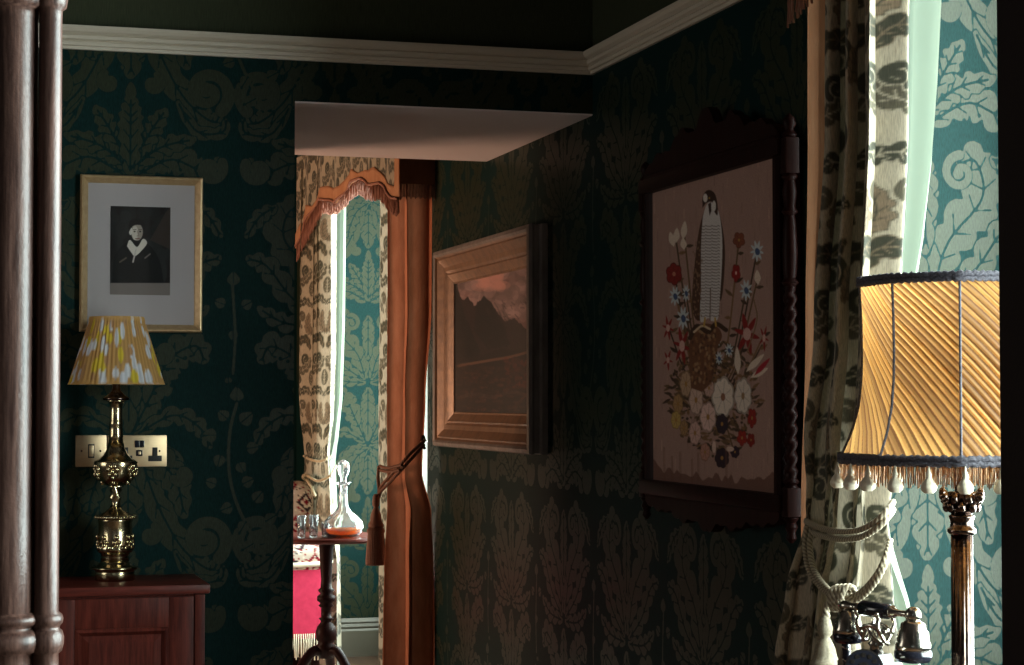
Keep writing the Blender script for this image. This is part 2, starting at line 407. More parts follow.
# tall hooked plumes
D.plume(P_((5, 235), (20, 190), (52, 152), (46, 122), (28, 126)), 23*k_, 8, .32)
D.spiral(32*k_, 132*k_, 15*k_, 1.3, -1.6, -1, 4*k_)
D.plume(P_((6, 238), (44, 212), (70, 180), (92, 172)), 14*k_, 6, .4)
D.plume(P_((4, 242), (50, 238), (80, 222)), 11*k_, 5, .4)
D.plume(P_((0, 118), (0, 150), (0, 200)), 13*k_, 4, .4)
D.plume(P_((60, 118), (78, 130), (92, 152)), 9*k_, 4, .4)
# spotted half leaves and drooping leaves
D.plume(P_((4, 350), (22, 312), (40, 276), (66, 262), (76, 280)), 20*k_, 8, .35)
D.dots(P_((20, 322), (26, 310), (30, 298), (38, 286), (48, 277), (56, 274), (30, 328), (36, 314), (42, 302), (50, 292)), 2*k_)
D.spiral(34*k_, 268*k_, 11*k_, 1.2, 2.6, -1, 4*k_)
D.plume(P_((6, 352), (44, 332), (70, 344), (82, 366)), 11*k_, 6, .45)
D.plume(P_((0, 250), (0, 290), (0, 350)), 15*k_, 5, .35)
D.plume(P_((2, 358), (26, 372), (48, 400), (56, 436)), 17*k_, 7, .35)
D.spiral(54*k_, 392*k_, 10*k_, 1.3, 2.8, -1, 3.6*k_)
D.plume(P_((2, 362), (-22, 380), (-36, 412), (-38, 430)), 13*k_, 6, .45, mirror=False)
# vine up the seam of the paper
vine = crom(P_((138, 478), (112, 430), (101, 392), (101, 350), (108, 320)), 8)
for Q in D.each(vine, False): D.line(Q, 1.6*k_, (1, 1, 1))
for i, (x, y, an, L) in enumerate([(108, 318, -90, 17), (99, 336, -140, 15), (112, 340, -40, 18), (88, 352, 178, 17), (118, 366, -8, 15), (92, 372, 105, 15), (110, 380, 60, 14), (88, 402, -160, 14), (114, 402, -25, 15), (126, 420, -50, 16), (104, 424, 160, 15), (118, 440, 120, 15), (138, 440, -30, 15), (126, 462, 150, 15), (100, 300, -100, 9),
                                   (104, 200, -90, 16), (96, 220, 200, 14), (113, 222, -30, 14), (104, 246, 90, 12)]):
    a = math.radians(an); e = (x+math.cos(a)*L, y+math.sin(a)*L)
    D.plume(P_((x, y), ((x+e[0])/2, (y+e[1])/2), e), L*.36*k_, 1, .0, vw=.0018, mirror=False, point=True)
for Q in D.each(crom(P_((104, 290), (106, 250), (103, 200)), 6), False): D.line(Q, 1.4*k_, (1, 1, 1))
D.blur(2)
def motif(u, v, apex_u, apex_v):       # u along the wall, v = height
    x = (np.asarray(u)-apex_u+DW/2) % DW - DW/2; y = (apex_v-np.asarray(v)) % DH
    return damask.sample(x, y, wrap=True)[..., 0]

# curtain cloth: olive scrolls and leaves on a beige ground
BE, OL, TN, MD = (.34, .285, .205), (.036, .034, .020), (.17, .12, .075), (.075, .062, .038)
cl = Tile(.30, .42, 900, BE)
q = .001
def Q_(*a): return [(x*q, y*q) for x, y in a]
cl.plume(Q_((0, 10), (40, 40), (90, 30), (120, 70)), .022, 6, .4, OL, BE, .0013)
cl.spiral(.098, .085, .030, 1.5, -1.6, 1, .0085, OL, ol=BE)
cl.plume(Q_((120, 150), (80, 130), (30, 150), (10, 190)), .024, 6, .4, MD, BE, .0013, outline=OL)
cl.spiral(.045, .185, .026, 1.5, -1, 1, .0075, OL, ol=BE)
cl.plume(Q_((10, 230), (40, 280), (100, 270), (140, 300)), .024, 7, .4, OL, TN, .0013)
cl.spiral(.115, .235, .030, 1.4, 1.4, -1, .0085, OL, ol=BE)
cl.plume(Q_((0, 300), (30, 340), (20, 400)), .024, 6, .5, TN, OL, .0014, outline=OL)
cl.plume(Q_((70, 330), (110, 370), (145, 365)), .018, 5, .45, OL, BE, .0012)
cl.spiral(.070, .385, .024, 1.4, .5, 1, .0075, MD, ol=BE)
cl.plume(Q_((0, 60), (0, 95), (0, 130)), .02, 5, .5, MD, BE, .0013, outline=OL)
cl.plume(Q_((140, 180), (148, 210), (146, 250)), .014, 4, .4, TN, OL, .001)
cl.blur(1)
def srgb(r, g, b): return tuple((c/255)**2.2 for c in (r, g, b))

# ================================================================== THE SETTING
WX, BY, JX = 1.79, 5.28, .928            # right wall plane, back wall plane, left side of the opening in the back wall
CEIL, RAIL, SOF = 2.75, 2.212, 2.07
def papered(u0, u1, v0, v1, du, dv, to3, au, av, flip=False):
    nu, nv = max(2, int((u1-u0)/du)+1), max(2, int((v1-v0)/dv)+1)
    U, V = np.meshgrid(np.linspace(u0, u1, nu), np.linspace(v0, v1, nv), indexing='ij')
    U = U.ravel(); V = V.ravel(); f = grid_faces(nu, nv)
    return to3(U, V), (f[:, ::-1] if flip else f), motif(U, V, au, av)
def wall(name, patches, boxes, mats_):
    Vs, Fs, Ms, A, n = [], [], [], [], 0
    for (V, f, a), mi in patches:
        Vs.append(V); Fs.append(f+n); A.append(a); Ms.append(np.full(len(f), mi)); n += len(V)
    for b_, mi in boxes:
        mb = MB().box(*b_); Vs.append(np.array(mb.v)); Fs.append(np.array(mb.f)+n); A.append(np.zeros(8)); Ms.append(np.full(6, mi)); n += 8
    return struct(mk(name, np.concatenate(Vs), np.concatenate(Fs), None, smooth=False, attrs={'motif': np.concatenate(A)}, mats=mats_, midx=np.concatenate(Ms)))
st = lambda *a: np.stack(np.broadcast_arrays(*a), -1)
onY = lambda Y: (lambda u, v: st(u, Y+0*u, v))
onX = lambda X: (lambda u, v: st(X+0*u, u, v))
apex = atY(131, 85, BY)
flat = lambda p: (p[0], p[1], p[2]*0)
wall('wall_back',
     [(papered(-.45, JX, .15, RAIL, .0027, .0027, onY(BY), apex.x, apex.z), 0),
      (papered(JX, WX, SOF, RAIL, .01, .01, onY(BY), apex.x, apex.z), 0),
      (papered(-.45, WX, RAIL, CEIL, .5, .5, onY(BY), 0, 0), 1)],
     [((-2.0, JX, BY+.004, 6.41, 0, CEIL), 0), ((JX, WX, BY+.004, 6.41, SOF+.006, CEIL), 0), ((-2.0, -.45, BY, BY+.01, 0, CEIL), 0)],
     [M['paper'], M['frieze']])
Rj = 2.35
ax2 = atY(928, 568, 3.80); rw = atX(455, 540, WX)
wall('wall_right',
     [(papered(3.80, 7.25, .15, RAIL, .0050, .0030, onX(WX), 5.0, ax2.z+.35), 0),
      (papered(WX, Rj, .15, CEIL, .0024, .0024, onY(3.80), ax2.x, ax2.z), 0),
      (papered(WX, Rj, .15, CEIL, .004, .004, onY(9.40), 2.02, 1.98), 0),
      (papered(9.40, 10.1, 0, CEIL, .5, .5, onX(WX), 0, 0), 0),
      (papered(3.80, 7.25, RAIL, CEIL, .5, .5, onX(WX), 0, 0), 1)],
     [((WX+.004, Rj, 3.804, 7.25, 0, CEIL), 0), ((WX+.004, Rj, 9.404, 10.1, 0, CEIL), 0), ((WX, Rj, -1.2, .85, 0, CEIL), 0),
      ((Rj, Rj+.1, -1.2, .92, 0, CEIL), 0), ((Rj, Rj+.1, 3.68, 7.45, 0, CEIL), 0), ((Rj, Rj+.1, 9.25, 10.1, 0, CEIL), 0),
      ((Rj, Rj+.1, .92, 3.68, 0, .58), 0), ((Rj, Rj+.1, .92, 3.68, 2.42, CEIL), 0),
      ((Rj, Rj+.1, 7.45, 9.25, 0, .58), 0), ((Rj, Rj+.1, 7.45, 9.25, 2.42, CEIL), 0)],
     [M['paper'], M['frieze']])
struct(MB().box(-1.6, Rj+.1, 10.1, 10.2, 0, CEIL).build('wall_far', M['paper'], smooth=False))
mb = MB(); mb.box(-2.1, -2.0, -1.2, 3.75, 0, CEIL).box(-2.1, -2.0, 4.85, 6.41, 0, CEIL).box(-2.1, -2.0, 3.75, 4.85, 0, .9).box(-2.1, -2.0, 3.75, 4.85, 2.1, CEIL)
mb.box(-1.7, -1.6, 6.41, 7.55, 0, CEIL).box(-1.7, -1.6, 9.05, 10.2, 0, CEIL).box(-1.7, -1.6, 7.55, 9.05, 0, .28).box(-1.7, -1.6, 7.55, 9.05, 1.42, CEIL)
struct(mb.build('wall_left', M['dark_wall'], smooth=False))
struct(MB().box(-2.1, -1.35, -1.3, -1.2, 0, CEIL).box(-.05, Rj+.1, -1.3, -1.2, 0, CEIL).box(-1.35, -.05, -1.3, -1.2, 0, .85).box(-1.35, -.05, -1.3, -1.2, 2.15, CEIL).build('wall_front', M['dark_wall'], smooth=False))
struct(MB().box(.786, .93, 1.26, 1.34, 0, CEIL).build('wall_near', M['dark_wall'], smooth=False))
struct(MB().box(-2.1, Rj+.1, -1.3, 10.2, -.06, 0).build('floor', M['floorwood'], smooth=False))
struct(MB().box(-1.6, WX, 6.41, 8.95, 0, .006).build('bounce_floor_lounge', M['bounce_carpet'], smooth=False))  # pale carpet added out of view to bounce light up to the soffit
struct(MB().box(-2.1, Rj+.1, -1.3, 10.2, CEIL, CEIL+.06).build('ceiling', M['dark_wall'], smooth=False))
struct(MB().box(JX, WX, BY+.001, 6.41, SOF-.004, SOF+.006).build('ceiling_lobby', M['plaster'], smooth=False))
# picture rail: moulded strip on both walls
prof = [(0, -.030), (.010, -.030), (.012, -.022), (.018, -.020), (.020, -.012), (.017, -.008), (.026, -.004), (.028, .004), (.024, .008), (.036, .014), (.042, .022), (.042, .029), (0, .029)]
def moulding(name, pts, nrm, zc, prof, m):       # pts: two ends, with mitre points per profile depth
    V = []; n = len(prof)
    for e in range(2):
        for (d, z) in prof: V.append(tuple(pts(e, d))+(zc+z,))
    Fs = [(i, (i+1) % n, n+(i+1) % n, n+i) for i in range(n)]+[tuple(range(n)), tuple(range(n, 2*n))[::-1]]
    return struct(mk(name, V, Fs, m, smooth=False))
moulding('trim_1', lambda e, d: ((-2.0, BY-d) if e == 0 else (WX-d, BY-d)), None, RAIL, prof, M['ivory'])
moulding('trim_2', lambda e, d: ((WX-d, BY-d) if e == 0 else (WX-d, 3.80)), None, RAIL, prof, M['ivory'])
sk = [(0, 0), (.022, 0), (.022, .125), (.016, .135), (.020, .145), (.014, .160), (.018, .168), (.006, .185), (0, .185)]
moulding('baseboard_far', lambda e, d: ((WX, 9.40-d) if e == 0 else (Rj, 9.40-d)), None, 0, sk, M['skirt'])
moulding('baseboard_near', lambda e, d: ((WX, 3.80-d) if e == 0 else (Rj, 3.80-d)), None, 0, sk, M['skirt'])
moulding('baseboard_right', lambda e, d: ((WX-d, 3.80) if e == 0 else (WX-d, 7.25)), None, 0, sk, M['skirt'])
moulding('baseboard_back', lambda e, d: ((-2.0, BY-d) if e == 0 else (JX, BY-d)), None, 0, sk, M['skirt'])
# sash windows
M['white'] = mat('white_gloss_paint', (.80, .80, .76), .35)
def sash(name, x0, x1, y0, y1, z0, z1, lining=None):
    mb = MB(); t = .05; xm = (x0+x1)/2
    mb.box(x0, x1, y0, y0+t, z0, z1).box(x0, x1, y1-t, y1, z0, z1).box(x0, x1, y0+t, y1-t, z0, z0+t).box(x0, x1, y0+t, y1-t, z1-t, z1)
    mb.box(x0+.01, x1-.01, y0+t, y1-t, (z0+z1)/2-.02, (z0+z1)/2+.02).box(x0+.02, x1-.02, (y0+y1)/2-.012, (y0+y1)/2+.012, z0+t, z1-t)
    if lining: mb.box(*lining)
    f = struct(mb.build(name, M['white'], smooth=False))
    p = MB().box(xm-.003, xm+.003, y0+t, y1-t, z0+t, z1-t).build('pane', M['pane'], f, smooth=False)
    return f
sash('window_1', 2.36, 2.44, .92, 3.68, .58, 2.42)
sash('window_2', 2.36, 2.44, 7.45, 9.25, .58, 2.42, (2.27, 2.35, 9.375, 9.398, .2, 2.5))
mb = MB()
mb.box(-1.35, -.05, -1.29, -1.21, .85, .90).box(-1.35, -.05, -1.29, -1.21, 2.10, 2.15).box(-1.35, -1.30, -1.29, -1.21, .90, 2.10).box(-.10, -.05, -1.29, -1.21, .90, 2.10).box(-1.30, -.10, -1.28, -1.22, 1.48, 1.52).box(-.715, -.685, -1.27, -1.23, .90, 2.10)
w5 = struct(mb.build('fill_window', M['white'], smooth=False)); MB().box(-1.30, -.10, -1.252, -1.248, .90, 2.10).build('pane', M['pane'], w5, smooth=False)  # unseen window added to go with the front fill light
sash('window_4', -2.09, -2.01, 3.75, 4.85, .9, 2.1)
sash('window_3', -1.69, -1.61, 7.55, 9.05, .28, 1.42)

# ================================================================== BED POST (foreground, far left)
def bed_profile(r, scale):
    b = r
    return [(b*1.25, 0), (b*1.3, .02), (b*1.3, .50), (b*1.05, .52), (b*1.05, .60), (b*1.03, .870), (b*1.0, .888), (b*1.28, .892), (b*1.42, .902), (b*1.44, .912), (b*1.30, .921), (b*1.08, .924),
            (b*1.12, .928), (b*1.32, .932), (b*1.38, .938), (b*1.28, .944), (b*1.0, .948), (b*.97, 1.1), (b*.95, 1.5), (b*.92, 1.800), (b*.95, 1.812), (b*1.25, 1.816), (b*1.36, 1.828), (b*1.3, 1.84), (b*1.0, 1.846), (b*.98, 1.9), (b*.96, 2.3)]
bp = thing('bed_post', (.115, 2.885, 0), 'clustered turned dark oak bed post at left, reddish brown with ringed mouldings', 'bed post')
def dens(p):       # more rows in long stretches
    out = []
    for (a, b) in zip(p[:-1], p[1:]):
        n = max(1, int((b[1]-a[1])/.1))
        for k in range(n): t = k/n; out.append((a[0]+(b[0]-a[0])*t, a[1]+(b[1]-a[1])*t))
    return out+[p[-1]]
MB().lathe(dens(bed_profile(.0365, 1)), .0985, 2.889, 0, 40).build('thick_column', M['oak'], bp)
MB().lathe(dens(bed_profile(.0178, 1)), .1487, 2.872, 0, 32).build('thin_column', M['oak'], bp)
MB().lathe(dens(bed_profile(.0178, 1)), .045, 2.905, 0, 32).build('thin_column', M['oak'], bp)
MB().box(.012, .188, 2.82, 2.96, 0, .10, .01).build('plinth', M['oak'], bp, smooth='auto')

# ================================================================== BEDSIDE CUPBOARD
Zc = .786; cx0, cx1, cy0, cy1 = .235, .648, 4.965, 5.262
cup = thing('bedside_cupboard', ((cx0+cx1)/2, (cy0+cy1)/2, 0), 'mahogany bedside cupboard with raised-panel door under the brass table lamp', 'cupboard')
MB().box(cx0-.012, cx1+.012, cy0-.014, cy1, Zc-.024, Zc, .006).build('worktop', M['mahog'], cup, smooth='auto')
MB().box(cx0, cx1, cy0+.006, cy1, .06, Zc-.024).build('carcass', M['mahog_v'], cup, smooth=False)
for x in (cx0, cx1-.026): MB().box(x, x+.026, cy0-.004, cy0+.006, .06, Zc-.026, .003).build('stile', M['mahog_v'], cup, smooth='auto')
dr = MB(); dx0, dx1, dz0, dz1 = cx0+.029, cx1-.029, .085, Zc-.030
px0, px1, pz0, pz1 = dx0+.062, dx1-.062, .16, atY(125, 628, cy0).z
dr.box(dx0, px0, cy0-.008, cy0+.006, dz0, dz1, .002).box(px1, dx1, cy0-.008, cy0+.006, dz0, dz1, .002)
dr.box(px0, px1, cy0-.0079, cy0+.006, pz1, dz1, .002).box(px0, px1, cy0-.0079, cy0+.006, dz0, pz0, .002)
door = dr.build('cupboard_door', M['mahog_v'], cup, smooth='auto')
rp = MB(); a = [(px0, pz0, px1, pz1, -.009), (px0+.008, pz0+.008, px1-.008, pz1-.008, -.013), (px0+.018, pz0+.018, px1-.018, pz1-.018, 0), (px0+.036, pz0+.036, px1-.036, pz1-.036, -.007)]
V = []
for (u0, v0, u1, v1, dy) in a: V += [(u0, cy0+dy, v0), (u1, cy0+dy, v0), (u1, cy0+dy, v1), (u0, cy0+dy, v1)]
Fs = [(4*i+k, 4*i+(k+1) % 4, 4*i+4+(k+1) % 4, 4*i+4+k) for i in range(3) for k in range(4)]+[(12, 13, 14, 15)]
mk('door_panel', V, Fs, M['mahog_v'], door, smooth=False)
MB().lathe([(.004, 0), (.004, .012), (.011, .018), (.012, .024), (.006, .03)], 0, 0, 0, 16).build('knob', M['brass'], door).location = Vector((dx0+.03, cy0-.02, .5))-Vector(ORG[door.name])
for fx in (cx0+.03, cx1-.03):
    for fy in (cy0+.03, cy1-.03): MB().lathe([(.014, 0), (.02, .03), (.016, .06)], fx, fy, 0, 14).build('foot', M['mahog_v'], cup)

# ================================================================== BRASS TABLE LAMP
lc = atY(115, 579, 5.125); LX, LY = lc.x, lc.y; s = 1/386.0
tl = thing('table_lamp', (LX, LY, Zc), 'small brass urn table lamp with pleated yellow and white shade on the bedside cupboard', 'lamp')
def lp(name, rows, m=M['brass'], fn=None, seg=40):      # rows: (radius px, photo y)
    rows = sorted([(r*s, (579.5-y)*s) for r, y in rows], key=lambda q: q[1])
    return MB().lathe(rows, LX, LY, Zc, seg, fn).build(name, m, tl)
lp('foot_plate', [(18.5, 579.5), (19.5, 579), (19.5, 571), (19, 569.5), (21, 568.8), (23, 567.5), (23, 566.3), (18, 565), (16, 563), (14.3, 561), (14, 560.5)])
lp('drum', [(14, 561), (13.7, 556), (14.5, 552), (17.5, 551), (18, 548), (17.5, 545), (16.5, 543), (16.5, 522), (17.2, 520), (17, 518.5)])
orn = MB()
for k in range(8):
    a = 2*PI*k/8
    for (da, yy, rr) in ((0, 536, 2.6), (.14, 541, 2.2), (-.14, 541, 2.2), (0, 544, 2.4), (.28, 546.5, 2.4), (-.28, 546.5, 2.4)):
        orn.ball((LX+17*s*math.cos(a+da), LY+17*s*math.sin(a+da), Zc+(579.5-yy)*s), rr*s, 8, rr*s*1.1, 6)
orn.build('garland', M['brass'], tl)
lp('drum_cap', [(18, 518.5), (19.5, 517.5), (19.5, 515.5), (17, 514.8), (13, 512.5), (8, 510), (5.5, 507)])
bd = MB()
for k in range(36):
    a = 2*PI*k/36; bd.ball((LX+19.6*s*math.cos(a), LY+19.6*s*math.sin(a), Zc+(579.5-516.5)*s), 1.7*s, 8, None, 6)
bd.build('beading', M['brass'], tl)
lp('knot_stem', [(5.5, 507), (4, 504), (4.5, 500), (6, 497), (4.3, 493), (6, 490), (4.5, 487.5), (7, 486)], fn=lambda r, z, a: r*(1+.16*math.cos(3*a+z*160)))
lp('urn', [(7, 486), (12, 484.5), (17, 480), (20, 473), (21, 467), (21.6, 462.5), (21, 461), (19.5, 460.4), (16, 459), (12, 455), (9, 449), (7.5, 443)])
for k in range(6):
    a = 2*PI*k/6+.3; le = MB()
    for j, (da, yy) in enumerate(((0, 482), (0, 477), (.16, 474), (-.16, 474), (0, 471), (.22, 469), (-.22, 469), (.1, 466), (-.1, 466))):
        rad = 20.6-max(0, (yy-474))*.8
        le.ball((LX+rad*s*math.cos(a+da), LY+rad*s*math.sin(a+da), Zc+(579.5-yy)*s), 2.0*s, 8, 3*s, 6)
    le.build('leaf_ornament', M['brass'], tl)
lp('neck', [(7.5, 443), (7, 438), (7.6, 436.8), (7, 435), (6.6, 425), (7.2, 423.8), (6.4, 422), (6.2, 410), (6.5, 405), (8, 402.5), (11, 400.8)])
lp('collar', [(11, 401), (13.2, 400.4), (13.2, 398), (11, 397), (7.5, 394.5), (4.5, 391), (3.8, 386), (3.8, 374)], M['brass_dark'])
MB().lathe([(.006, 0), (.024, .03), (.028, .05), (.02, .07), (.001, .08)], LX, LY, Zc+.525, 20).build('bulb', M['white'], tl)
# pleated shade
ik = Art(0, 0, 1, 1, 260, (.62, .34, .12))
r2 = np.random.default_rng(3)
for k in range(84):
    x, y = r2.random(2); c = [(.78, .76, .80), (.78, .76, .82), (.80, .58, .06), (.55, .30, .14)][k % 4]
    for dx in (-1, 0, 1): ik.ell(x+dx, y, .018+.012*r2.random(), .07+.07*r2.random(), c)
ik.blur(1)
def shade_tl():
    nu, nv = 720, 26; U, V = np.meshgrid(np.arange(nu+1)/nu, np.linspace(0, 1, nv), indexing='ij')
    zt, zb = (579.5-317.5)*s, (579.5-385)*s; R = (47.5+(26.5-47.5)*V)*s
    pl = np.abs(((U*56) % 1)-.5)*2
    R = R*(1-.006)-.0022*pl*(1+.6*np.sin(U*39))-.0015*np.sin(U*2*PI*13)*(1-V)
    band = (V > .93) | (V < .04); R = np.where(band, (47.8+(26.8-47.8)*V)*s, R)
    a = U*2*PI; X = LX+R*np.cos(a); Y = LY+R*np.sin(a); Z = Zc+zb+(zt-zb)*V
    colr = ik.sample((U*2) % 1, V); colr = np.where(band[..., None], colr*.5+np.array((.62, .36, .12))*.5, colr*(1-.25*pl[..., None]))
    return mk('lamp_shade', st(X, Y, Z).reshape(-1, 3), grid_faces(nu+1, nv), M['ikat'], tl, attrs={'art': colr.reshape(-1, 3)})
shade_tl()

# ================================================================== SWITCH AND SOCKET PLATES
def plate(kind, xa, xb, label, cat):
    p0, p1 = atY(xa, 467, BY-.004), atY(xb, 435, BY-.004); yf = BY-.009
    t = thing(kind, ((p0.x+p1.x)/2, BY, p0.z), label, cat)
    MB().box(p0.x, p1.x, yf, BY-.0005, p0.z, p1.z, .003).build('cover_plate', M['antbrass'], t, smooth='auto')
    return t, yf
def pbox(name, xa, ya, xb, yb, yf, m, t, dep=.003, b=.0008):
    a, c = atY(xa, yb, yf), atY(xb, ya, yf); return MB().box(a.x, c.x, yf-dep, yf+.001, a.z, c.z, b).build(name, m, t, smooth='auto')
t, yf = plate('light_switch', 75.2, 106.5, 'brass light switch plate left of the double socket behind lamp', 'light switch')
pbox('switch_surround', 88, 444, 94.5, 458, yf, M['hole'], t, .0012); pbox('rocker', 89, 445.5, 93.5, 456.5, yf, M['antbrass'], t, .005)
for x in (81.5, 100.5): p = atY(x, 451, yf); MB().ball((p.x, p.y, p.z), .0028, 10).build('screw', M['brass_dark'], t)
t, yf = plate('double_socket', 107, 166.8, 'wide brass double plug socket plate on green wallpaper behind lamp', 'socket')
for x in (125.5, 155): 
    sck = pbox('socket_face', x-6.8, 455.5, x+6.8, 461.3, yf, M['hole'], t, .0012)
    pbox('earth_slot', x-2.6, 447.3, x+2.6, 456, yf, M['hole'], sck, .0012)
for x in (137, 142): pbox('rocker', x-2.2, 440.5, x+2.2, 447.5, yf, M['black'], t, .005)
pbox('indicator', 136, 450, 142.5, 456, yf, M['black'], t, .003); pbox('indicator_light', 138, 451.5, 141, 454.5, yf-.003, M['antbrass'], t, .001)
p = atY(159.5, 451, yf); MB().ball((p.x, p.y, p.z), .0028, 10).build('screw', M['brass_dark'], t)

# ================================================================== FRAMED PORTRAIT PRINT ON THE BACK WALL
def frame_on(axis, plane, u0, u1, v0, v1, prof, m, parent, name='frame', mats_=None):
    # prof: (distance inwards, height off wall); plane: wall; axis 'Y' wall faces -Y, 'X' wall faces -X
    V = []; n = len(prof)
    cs = [(u0, v0, 1, 1), (u1, v0, -1, 1), (u1, v1, -1, -1), (u0, v1, 1, -1)]
    for (cu, cv, su, sv) in cs:
        for (d, h) in prof:
            uu, vv = cu+su*d, cv+sv*d
            V.append((uu, plane-h, vv) if axis == 'Y' else (plane-h, uu, vv))
    Fs = []
    for k in range(4):
        for i in range(n-1): Fs.append((k*n+i, ((k+1) % 4)*n+i, ((k+1) % 4)*n+i+1, k*n+i+1))
    return mk(name, V, Fs, m, parent, smooth=False)
c00, c11 = atY(79.5, 331.5, BY-.02), atY(203, 177.5, BY-.02); c01 = atY(79.5, 174, BY-.02)
pu0, pu1, pv0, pv1 = c00.x, c11.x, c00.z, c01.z
pf = thing('framed_portrait', ((pu0+pu1)/2, BY, pv0), 'gilt framed black and white portrait print of a man, above the table lamp', 'picture')
frame_on('Y', BY, pu0, pu1, pv0, pv1, [(0, 0), (0, .020), (.003, .027), (.007, .028), (.020, .009), (.022, .006)], M['giltA'], pf)
MB().box(pu0+.015, pu1-.015, BY-.008, BY-.001, pv0+.015, pv1-.015).build('mount', M['mount'], pf, smooth=False)
po = Art(108, 205, 65, 92, 8, srgb(30, 22, 20))
for k in range(70):
    x, y = 108+65*r2.random(), 205+78*r2.random(); po.ell(x, y, 3+5*r2.random(), 4+7*r2.random(), srgb(*(26+18*r2.random(),)*3), .5)
po.poly([(150, 240), (166, 212), (171, 206), (172, 250)], srgb(62, 50, 44), .7)
po.poly(crom([(112, 283), (114, 258), (122, 246), (130, 241), (142, 241), (152, 248), (160, 262), (164, 284)]), srgb(14, 12, 12))
po.poly(crom([(127, 246), (130, 240), (137, 247), (143, 239), (147, 243), (142, 250), (135, 256), (131, 252)]), srgb(205, 195, 185))
po.line([(136, 250), (133, 262)], .7, srgb(180, 170, 165)); po.line([(120, 262), (126, 258)], .8, srgb(90, 80, 70)); po.line([(145, 258), (150, 254)], .7, srgb(110, 100, 95))
po.ell(137, 232, 5.8, 8.6, srgb(150, 138, 128)); po.ell(135, 233, 3.2, 7, srgb(205, 194, 182), .7); po.ell(130.6, 231, 1.6, 4, srgb(214, 206, 196), .8)
po.poly(crom([(129, 232), (129, 224), (133, 219), (140, 219), (145, 224), (145, 232), (142, 226), (136, 225), (132, 227), (129, 232)]), srgb(24, 18, 16))
for x in (134.6, 140.2): po.ell(x, 231.6, 1.1, .7, srgb(30, 24, 22)); po.line([(x-1.6, 229.8), (x+1.6, 229.5)], .3, srgb(60, 50, 45))
po.line([(137.6, 231), (138.4, 235.6), (137, 236)], .35, srgb(120, 105, 96)); po.line([(135.6, 238.6), (139.6, 238.6)], .45, srgb(110, 70, 64))
po.poly([(108, 283), (173, 283), (173, 297), (108, 297)], srgb(118, 108, 104)); po.blur(2)
def art_plane(name, corners, to3, art, m, parent, nu, nv, noise=0):
    (u0, v0), (u1, v1) = corners
    U, V = np.meshgrid(np.linspace(u0, u1, nu), np.linspace(v0, v1, nv), indexing='ij'); U = U.ravel(); V = V.ravel()
    P = to3(U, V); px, py = proj(P); c = art.sample(px, py)
    if noise: c = np.clip(c*(1+noise*rng.standard_normal((len(c), 1))), 0, 1)
    return mk(name, P, grid_faces(nu, nv), m, parent, attrs={'art': c})
a0, a1 = atY(110, 294.5, BY-.009), atY(170.5, 207.5, BY-.009)
art_plane('print', ((a0.x, a0.z), (a1.x, a1.z)), onY(BY-.009), po, M['print'], pf, 150, 210)
MB().box(pu0+.02, pu1-.02, BY-.012, BY-.011, pv0+.02, pv1-.02).build('glass', M['glass'], pf, smooth=False)

# ================================================================== LANDSCAPE PAINTING ON THE RIGHT WALL
ly0, ly1, lz0, lz1 = 5.71, 6.93, 1.082, 1.793
lf = thing('landscape_painting', (WX, (ly0+ly1)/2, lz0), 'mountain landscape oil painting in a deep gilt frame beside the rust velvet curtain', 'picture')
frame_on('X', WX, ly0, ly1, lz0, lz1, [(0, 0), (0, .018), (.004, .026), (.004, .042), (0, .050), (.004, .060), (.016, .064), (.024, .058)], M['giltside'], lf, 'frame_edge')
frame_on('X', WX, ly0, ly1, lz0, lz1, [(.024, .058), (.030, .050), (.036, .052), (.062, .034), (.078, .032), (.086, .026), (.092, .028), (.098, .024), (.118, .012), (.124, .012), (.126, .006)], M['giltB'], lf, 'gilt_frame')
la = Art(450, 255, 84, 165, 6, srgb(132, 106, 104))
for k in range(260):
    x, y = 450+84*r2.random(), 255+62*r2.random(); g = 95+80*r2.random(); la.ell(x, y, 3+8*r2.random(), 3+6*r2.random(), srgb(g*1.06, g*.93, g*.92), .35)
def jag(P, a=1.6):
    out = []
    for (x0, y0), (x1, y1) in zip(P[:-1], P[1:]):
        n = max(1, int(math.hypot(x1-x0, y1-y0)/2.2))
        for k in range(n): t = k/n; out.append((x0+(x1-x0)*t+a*.5*(r2.random()-.5), y0+(y1-y0)*t+a*(r2.random()-.5)*(1.6 if k else .6)))
    return out+[P[-1]]
for k in range(40):
    x, y = 478+26*r2.random(), 272+16*r2.random(); la.ell(x, y, 3+6*r2.random(), 2+4*r2.random(), srgb(188, 150, 142), .3)
la.poly(jag([(450, 290), (455, 283), (462, 300), (468, 296), (474, 306), (484, 296), (490, 301), (497, 312), (505, 322), (514, 318), (528, 330), (540, 330), (540, 365), (450, 365)]), srgb(66, 50, 50))
la.poly(jag([(450, 268), (457, 283), (461, 303), (466, 318), (474, 336), (480, 350), (476, 372), (450, 372)]), srgb(30, 24, 26))
la.poly(jag([(474, 330), (476, 306), (484, 296), (489, 301), (496, 314), (504, 326), (510, 345), (488, 350)]), srgb(44, 35, 36))
for k in range(200):
    x, y = 455+75*r2.random(), 300+66*r2.random(); g = 38+50*r2.random(); la.line([(x, y), (x+3*r2.random()+1, y+7*r2.random())], .6, srgb(g, g*.82, g*.8), .4)
la.poly([(450, 358), (480, 356), (500, 349), (540, 352), (540, 420), (450, 420)], srgb(50, 36, 32))
la.line(crom([(458, 366), (475, 363), (492, 360), (510, 357), (528, 352)]), 1.4, srgb(120, 95, 82), .8)
la.line(crom([(458, 398), (475, 394), (492, 397), (512, 392), (528, 396)]), 1.8, srgb(96, 80, 76), .6)
